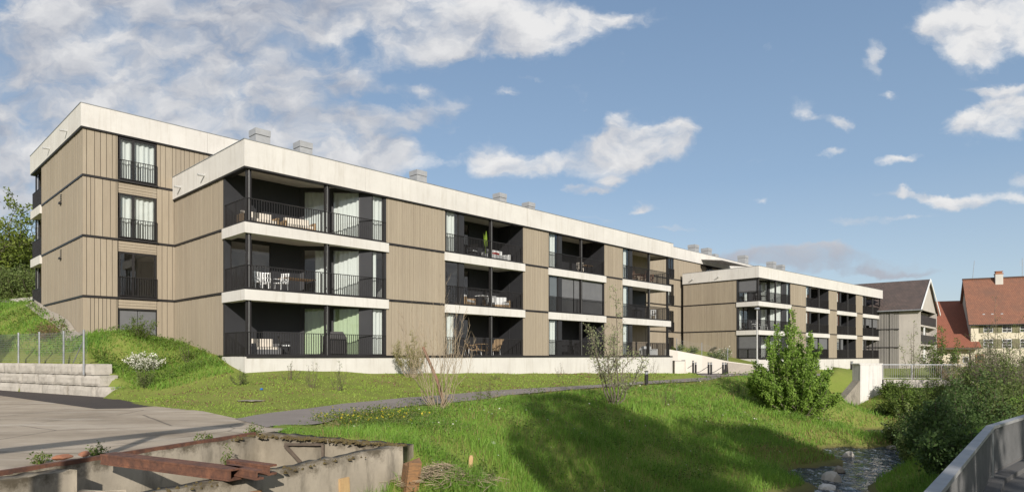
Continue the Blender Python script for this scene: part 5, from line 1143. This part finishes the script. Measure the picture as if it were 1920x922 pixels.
plant('leafy_shrub', 'light green shrub behind the blossoming one before the grey door', 'shrub', gz(262, 30.2), 1.1, 1.5, 12, 9, 12, .07, 'leaf', 'twig_dark', .2, .06, .22, .012, seed=33)
plant('dry_shrub', 'brown dry shrub on the slope behind the wire fence', 'shrub', gz(92, 31.6), 1.1, 1.9, 16, 9, 9, .06, 'leaf_dry', 'twig_dark', .2, .05, .22, .01, seed=34)
plant('leafy_shrub', 'small leafy shrub at the right shoulder of the mound', 'shrub', gz(352, 29.3), .95, 1.0, 8, 8, 7, .06, 'leaf', 'twig_dark', .2, .05, .22, .011, seed=35)
for i, (px, d, h, l) in enumerate(((1248, 30, .9, 'thin brown weed stalk right of the bollard light'), (1262, 30.5, .8, 'second brown weed stalk beside the first one'), (918, 24.3, .8, 'thin brown weed stalk at the path edge'), (900, 24.0, .65, 'shorter brown weed stalk at the path edge'), (1385, 37.5, .75, 'pale weed clump on the bank below the court'))):
    plant('weed_stalk', l, 'weed', gz(px, d), h, .4, 4, 8, 5 if i != 4 else 9, .045, 'leaf_mid', 'twig_dark', .2, .03, .22, .01, group='weed stalks by the path', seed=40 + i)
plant('yellow_weeds', 'patch of yellow green flowering weeds at the path edge', 'weeds', gz(700, 17.7), .36, 3.4, 130, 5, 12, .05, 'leaf', 'twig', .2, .07, .3, .006, seed=47, flowers=(700, .05, 'yellow'), dome=.2, hmin=.4)
plant('leafy_weed', 'dark leafy nettle clump at the bottom edge of the bank', 'weed', gz(905, 14.4), .75, .7, 14, 7, 9, .07, 'leaf', 'twig', .1, .04, .2, .007, seed=48)
plant('pit_weed', 'small green weed growing on the inner pit wall', 'weed', (-5.72, 12.9, -2.35), .55, .3, 6, 6, 8, .045, 'leaf', 'twig', .2, .03, .25, .006, seed=49)
for i, (px, py, l) in enumerate(((382, 828, 'grass tuft on the yard edge behind the long beam'), (74, 868, 'grass tuft beside the orange brick'), (475, 812, 'grass tuft at the back corner of the pit'), (182, 853, 'mossy tuft at the left end of the long beam'))):
    x, y = G(px, py); plant('grass_tuft', l, 'grass tuft', (x, y, base(y)), .22, .4, 16, 3, 4, .05, 'leaf', 'twig', .1, .03, .3, .004, group='grass tufts at the pit rim', seed=50 + i)
# dry brush pile at the bottom edge
bp = []
R_ = np.random.default_rng(5); x, y, z = gz(826, 12.3)
for i in range(420): a = R_.uniform(0, 6.28); p = np.array([R_.normal() * .42, R_.normal() * .3, 0]); p[2] = .35 * math.exp(-(p[0] ** 2 + p[1] ** 2) * 3) * R_.uniform(.3, 1); L = R_.uniform(.15, .4); d = np.array([math.cos(a), math.sin(a), R_.uniform(-.25, .25)]); bp.append(([p - d * L / 2, p + R_.normal(size=3) * .02, p + d * L / 2], .006, .004))
o = tubes_mesh('brush_pile', bp, 'twig', None, 3); o.location = (x, y, z); tag(o, 'heap of dry cut twigs at the bottom edge of the bank', 'brush pile')
# shrubs on the right bank: (px, distance, height, width, leaf, label)
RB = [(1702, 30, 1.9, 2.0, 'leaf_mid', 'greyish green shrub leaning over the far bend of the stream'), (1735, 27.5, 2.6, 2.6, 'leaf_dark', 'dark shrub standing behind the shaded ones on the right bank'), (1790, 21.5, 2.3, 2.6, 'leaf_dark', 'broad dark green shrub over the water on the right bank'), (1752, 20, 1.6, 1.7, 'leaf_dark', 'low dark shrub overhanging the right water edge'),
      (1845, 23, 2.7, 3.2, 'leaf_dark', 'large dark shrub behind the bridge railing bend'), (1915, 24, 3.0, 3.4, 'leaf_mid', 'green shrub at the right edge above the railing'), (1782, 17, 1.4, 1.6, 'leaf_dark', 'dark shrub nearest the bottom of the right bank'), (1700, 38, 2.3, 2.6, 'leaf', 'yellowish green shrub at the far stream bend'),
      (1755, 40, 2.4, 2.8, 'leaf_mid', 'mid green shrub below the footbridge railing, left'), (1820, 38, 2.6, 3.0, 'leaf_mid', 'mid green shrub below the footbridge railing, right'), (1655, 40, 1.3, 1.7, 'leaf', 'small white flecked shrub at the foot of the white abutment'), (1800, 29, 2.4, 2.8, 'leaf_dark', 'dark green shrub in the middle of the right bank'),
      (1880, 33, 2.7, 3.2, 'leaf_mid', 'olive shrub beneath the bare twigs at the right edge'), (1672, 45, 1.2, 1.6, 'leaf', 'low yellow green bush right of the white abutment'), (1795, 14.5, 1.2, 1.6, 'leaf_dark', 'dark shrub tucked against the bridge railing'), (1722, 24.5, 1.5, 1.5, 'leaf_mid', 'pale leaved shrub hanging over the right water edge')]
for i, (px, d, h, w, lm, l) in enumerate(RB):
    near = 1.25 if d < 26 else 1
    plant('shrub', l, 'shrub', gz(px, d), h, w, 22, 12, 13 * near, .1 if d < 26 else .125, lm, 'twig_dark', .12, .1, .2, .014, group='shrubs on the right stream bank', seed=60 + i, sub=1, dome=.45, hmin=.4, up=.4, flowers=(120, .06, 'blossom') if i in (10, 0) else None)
for i, (px, d, h, w, lv, l) in enumerate(((1868, 40, 4.6, 4.2, 2, 'tall twiggy brown bush at the right edge before the farmhouse'), (1905, 36, 4.2, 4.4, 5, 'twiggy bush with young leaves farthest right'), (1800, 46, 2.4, 3.2, 1, 'low brownish twig bush behind the footbridge railing'), (1840, 43, 3.2, 3.2, 1, 'bare grey twig bush below the orange door'))):
    plant('twiggy_bush', l, 'bush', gz(px, d), h, w, 34, 15, lv, .09, 'leaf_mid' if i != 2 else 'leaf_dry', 'bark' if i != 2 else 'twig', .15, .1, .2, .022, group='bare twig bushes on the right', seed=90 + i, sub=3, up=.7, dome=.45)
plant('slender_tree', 'slender sparse tree in front of the grey gabled house', 'tree', gz(1713, 52), 4.9, 2.6, 5, 12, 6, .12, 'leaf_pale', 'bark', .2, .12, .16, .03, seed=97, sub=1, up=.8, dome=.5)
plant('slender_tree', 'leafier green young tree before the corner of the gabled house', 'tree', gz(1763, 56), 4.4, 3.4, 12, 13, 13, .16, 'leaf', 'bark', .1, .15, .18, .03, seed=98, sub=1, up=.7, dome=.5)
plant('slender_tree', 'thin tall bare sapling in front of the farmhouse wall', 'tree', gz(1866, 50), 6.6, 2.2, 3, 14, 1, .1, 'leaf_mid', 'bark', .2, .1, .13, .03, seed=99, sub=2, up=.9, dome=.5)
# ramp bank planting
for i, (px, d, l) in enumerate(((1275, 60.4, 'low plant at the top of the ramp wall'), (1300, 60.6, 'low plant below the left fence post of the ramp'), (1340, 60.3, 'low plant midway down the ramp wall'), (1360, 60.6, 'pale flowering shrub at the low end of the ramp fence'))):
    x, y = D(px, d); zz = (.5, .3, -.1, -.35)[i]; plant('ramp_plant', l, 'plant', (x, y, zz), .6 if i < 3 else 1.3, 1.7, 14, 6, 9, .11, 'leaf_mid', 'twig_dark', .1, .07, .25, .01, seed=110 + i, group='plants above the ramp wall', flowers=(150, .1, 'blossom') if i == 3 else None)
# trees at the upper left
for i, (px, d, h, w, l) in enumerate(((18, 56, 9.6, 6.5, 'tall leafy tree at the far left behind the slope'), (62, 60, 8.0, 5.5, 'leafy tree touching the left end wall of the building'), (-45, 54, 10.0, 7, 'tall leafy tree partly beyond the left edge'))):
    x, y = D(px, d); zz = T1(x, y); plant('leafy_tree', l, 'tree', (x, y, zz), h, w, 34, 15, 22, .26, 'leaf_tree', 'bark', .2, .22, .2, .06, group='trees behind the left slope', seed=120 + i, trunk=1.2, sub=1, dome=.55, hmin=.35, up=.4)
for i, (px, d, w) in enumerate(((0, 49.5, 3.4), (35, 49, 3.4), (66, 48.5, 3.0), (-40, 50, 3.6))):
    x, y = D(px, d); plant('hedge_shrub', '%s hedge shrub behind the low pale wall' % ('dark green second', 'mid green', 'dark green rightmost', 'dark green leftmost')[i], 'shrub', (x, y, T1(x, y) - .1), 2.9, w, 26, 10, 15, .16, 'leaf_mid', 'twig_dark', .05, .14, .2, .02, group='hedge shrubs behind the low wall', seed=130 + i, sub=1, dome=.2, hmin=.6, up=.3)
# trees behind the camera on the right, whose shade lies over the bank
def to_sun(x, y, z, yy): t = (y - yy) / -tosun.y * -1; k = (yy - y) / tosun.y; return (x + tosun.x * k, yy, z + tosun.z * k)
def shade_tree(px, d, z, back, rad, label, seed):
    x, y = D(px, d); c = to_sun(x, y, z, back); R = np.random.default_rng(seed); o = empty('shade_tree', label, 'tree', (c[0], c[1], -2.0), 0, 'trees on the near side of the road')
    n = int(1500 * rad * rad / 9); v = R.normal(size=(n, 3)); v /= np.linalg.norm(v, axis=1)[:, None]; q = v * (R.uniform(.2, 1, n) ** (1 / 3))[:, None] * rad; q[:, 2] += c[2] + 2
    tubes_mesh('trunk', [([(0, 0, -.2), (.1, 0, (c[2] + 2) * .5), (0, 0, c[2] + 2)], .28, .12)] + [([(0, 0, (c[2] + 2) * .6), tuple(q[j] * .5 + np.array([0, 0, (c[2] + 2) * .35])), tuple(q[j])], .08, .02) for j in range(40)], 'bark', o, 6)
    rng_ = R; leaves_mesh('crown', q, .42, 'leaf_tree', o); return o
for i, a in enumerate(((1090, 24, -2.4, -14, 2.7), (1200, 22, -3.0, -15, 2.7), (1250, 20.5, -3.4, -13, 2.4), (1400, 24, -3.6, -16, 2.6), (1480, 25.5, -3.7, -15, 2.0), (1060, 19, -3.2, -13, 2.0), (1830, 9.5, -1.4, -9, 2.6), (1800, 18, -1.2, -12, 3.0), (-95, 31, .4, -2, 2.3))):
    shade_tree(*a, '%s round crowned tree across the road' % ('first', 'second', 'third', 'fourth', 'fifth', 'sixth', 'seventh', 'eighth', 'ninth')[i], 200 + i)
# ------------------------------------------------------------------ grass
def grass(name, n, dmin, dmax, hfun, wfac, mat, mask, label, seed, lean=.35, amin=-.83, amax=.83):
    R = np.random.default_rng(seed); a = R.uniform(amin, amax, n); d = np.exp(R.uniform(math.log(dmin), math.log(dmax), n)); x, y = a * d, d
    k = mask(x, y); x, y, d = x[k], y[k], d[k]; z = TZ(x, y); k = (z > -4.11); x, y, z, d = x[k], y[k], z[k], d[k]
    # low-frequency patchiness
    def lf(s, ph): return .5 + .25 * np.sin(x * s + ph + 1.7 * np.sin(y * s * .7 + ph)) + .25 * np.sin(y * s * 1.3 - ph + 1.3 * np.sin(x * s * .9))
    p1, p2 = lf(.9, seed), lf(2.3, seed + 2); h = hfun(x, y, z, d) * R.uniform(.45, 1.25, len(x)) * (.55 + .75 * p2)
    k = R.uniform(0, 1, len(x)) < (.45 + .75 * p1); x, y, z, d, h, p1, p2 = (v[k] for v in (x, y, z, d, h, p1, p2)); n = len(x)
    w = np.maximum(.007, d * wfac) * R.uniform(.7, 1.3, n); th = R.uniform(0, 6.283, n); la = R.uniform(0, 6.283, n); ll = h * R.uniform(.05, lean * 2, n)
    ex, ey = np.cos(th) * w / 2, np.sin(th) * w / 2; lx, ly = np.cos(la) * ll + .06 * h, np.sin(la) * ll; b = np.stack([x, y, z - .03], -1); e = np.stack([ex, ey, 0 * ex], -1)
    mid = b + np.stack([lx * .35, ly * .35, h * .6], -1); tip = b + np.stack([lx, ly, h * np.sqrt(np.maximum(.2, 1 - (ll / h) ** 2 * .5))], -1)
    V = np.concatenate([np.stack([b - e, b + e, mid + e * .75], 1), np.stack([b - e, mid + e * .75, mid - e * .75], 1), np.stack([mid - e * .75, mid + e * .75, tip], 1)])
    r = np.clip(.15 + .5 * p1 * p2 + R.uniform(-.25, .5, n), 0, 1); o = fast_mesh(name, V, 3, mat, None, np.concatenate([r, r, r])); return tag(o, label, 'grass', kind='stuff')
M['grass'] = translucent('meadow_grass', (.24, .39, .055), (.12, .235, .036), .42, .55)
M['lawn'] = translucent('lawn_grass', (.35, .46, .075), (.215, .32, .05), .4, .6)
M['straw'] = translucent('straw_grass', (.34, .25, .11), (.2, .15, .06), .3, .7)
BFOOT = [BW(-.2, 8.7), BW(-.2, -.12), BW(36, -.12), BW(36, 9), BW(60, 9), BW(60, 24), BW(-4.3, 24), BW(-4.3, 8.4)]
PITB = [(PA[0] - .45, PA[1] + .1), (PA[0] + .2, PA[1] + .42), (PB[0] + .35, PB[1] + .35), (PC_[0] + .15, PC_[1] - .3), (PD[0] - .5, PD[1])]
WALLB = [WL2, WR, (WR[0] + _wn[0] * .8, WR[1] + _wn[1] * .8), (WL2[0] + _wn[0] * .8, WL2[1] + _wn[1] * .8)]
_pa = np.array([p[0] / p[1] for p in pf]); _pd = np.array([p[1] for p in pf])
_na = np.array([p[0] / p[1] for p in pn]); _nd = np.array([p[1] for p in pn])
def free(x, y):
    k = ~(inpoly(x, y, YARD) | inpoly(x, y, PATHPOLY) | inpoly(x, y, COURT) | inpoly(x, y, BFOOT) | inpoly(x, y, PITB) | inpoly(x, y, WALLB) | inpoly(x, y, ROADP))
    fx = [FW(-.3, 8.7), FW(-.3, -.2), FW(34, -.2), FW(34, 9)]; return k & ~inpoly(x, y, fx)
def is_lawn(x, y):
    a = x / y; return (y > np.interp(a, _pa, _pd)) & (a > (190 - CX) / F) & (a < (1640 - CX) / F)
_mx = [D(150, 31), D(210, 31), D(330, 33), D(424, 28.6), D(440, 27.6), D(330, 26.3), D(225, 25.6), D(170, 26.0), D(-300, 35), D(-300, 60), D(76, 44)]
def is_mound(x, y): return inpoly(x, y, _mx)
grass('bank_grass', 330000, 9.5, 62, lambda x, y, z, d: np.where(z < -2.2, .34, .25) * np.clip((np.interp(x / y, _na, _nd) - y) / 2.5, .22, 1) * (1 - .35 * np.clip((d - 25) / 30, 0, 1)), .00085, 'grass', lambda x, y: free(x, y) & ~is_lawn(x, y) & ~is_mound(x, y) & (x > -7), 'tall lush green grass covering the stream bank', 301, .45, -.45)
grass('mound_grass', 90000, 25, 60, lambda x, y, z, d: .24 + 0 * x, .0009, 'grass', lambda x, y: free(x, y) & is_mound(x, y), 'rough weedy grass on the mound and left slope', 302, .5, -.85, -.4)
grass('lawn_grass', 230000, 14, 95, lambda x, y, z, d: .065 + .0009 * d, .001, 'lawn', lambda x, y: free(x, y) & is_lawn(x, y) & ~is_mound(x, y), 'short mown lawn between the path and the long facade', 303, .5, -.66, .56)
grass('dry_grass', 16000, 10, 50, lambda x, y, z, d: .28 + 0 * x, .0007, 'straw', lambda x, y: free(x, y) & ~is_lawn(x, y) & (x > -7), 'scattered dry straw coloured blades on the bank', 304, .5, -.3)
grass('waterside_grass', 26000, 24, 48, lambda x, y, z, d: .22 + 0 * x, .001, 'straw', lambda x, y: free(x, y) & (TZ(x, y) < -3.55), 'brown dry grass along the water edge', 305, .5, .35, .8)

# broad leaved weeds mixed into the bank and slope grass, in patches
def weeds(name, n, dmin, dmax, amin, amax, mask, label, seed, mat, size, zh):
    R = np.random.default_rng(seed); a = R.uniform(amin, amax, n); d = np.exp(R.uniform(math.log(dmin), math.log(dmax), n)); x, y = a * d, d
    p = np.sin(x * 1.1 + 2 * np.sin(y * .8 + seed)) * np.sin(y * 1.4 + seed + 1.5 * np.sin(x * .6)); k = mask(x, y) & (p + R.normal(0, .25, n) > .25); x, y, d = x[k], y[k], d[k]
    z = TZ(x, y); k = z > -3.9; x, y, z, d = x[k], y[k], z[k], d[k]; n = len(x); C = np.stack([x, y, z + R.uniform(.05, 1, n) ** .6 * zh], -1)
    global rng; rng = R; dd = R.normal(size=(n, 3)); dd[:, 2] *= .4; dd /= np.linalg.norm(dd, axis=1)[:, None]; e = R.normal(size=(n, 3)); e -= (e * dd).sum(1)[:, None] * dd; e /= np.linalg.norm(e, axis=1)[:, None]
    s = np.maximum(size, d * .0028)[:, None] * R.uniform(.6, 1.3, n)[:, None]; V = np.stack([C - dd * s / 2, C + e * s * .3, C + dd * s / 2, C - e * s * .3], 1)
    o = fast_mesh(name, V, 4, mat, None, R.uniform(0, 1, n)); return tag(o, label, 'weeds', kind='stuff')
_bank = lambda x, y: free(x, y) & ~is_lawn(x, y) & ~is_mound(x, y)
weeds('bank_weeds', 70000, 10, 50, -.4, .5, _bank, 'patches of broad leaved weeds in the bank grass', 401, 'leaf', .06, .3)
weeds('dark_bank_weeds', 45000, 10, 50, -.4, .5, _bank, 'patches of darker weeds and dead stalks in the bank grass', 404, 'leaf_mid', .06, .33)
weeds('mound_weeds', 60000, 25, 50, -.82, -.42, lambda x, y: free(x, y) & is_mound(x, y), 'broad leaved weeds over the mound and left slope', 407, 'leaf', .07, .34)
weeds('white_flowers', 900, 11, 45, -.3, .5, _bank, 'scattered tiny white flowers in the bank grass', 411, 'blossom', .03, .32)
weeds('clover', 30000, 15, 50, -.64, .3, lambda x, y: free(x, y) & is_lawn(x, y) & ~is_mound(x, y), 'clover and dry patches in the lawn', 415, 'leaf_dry', .035, .05)
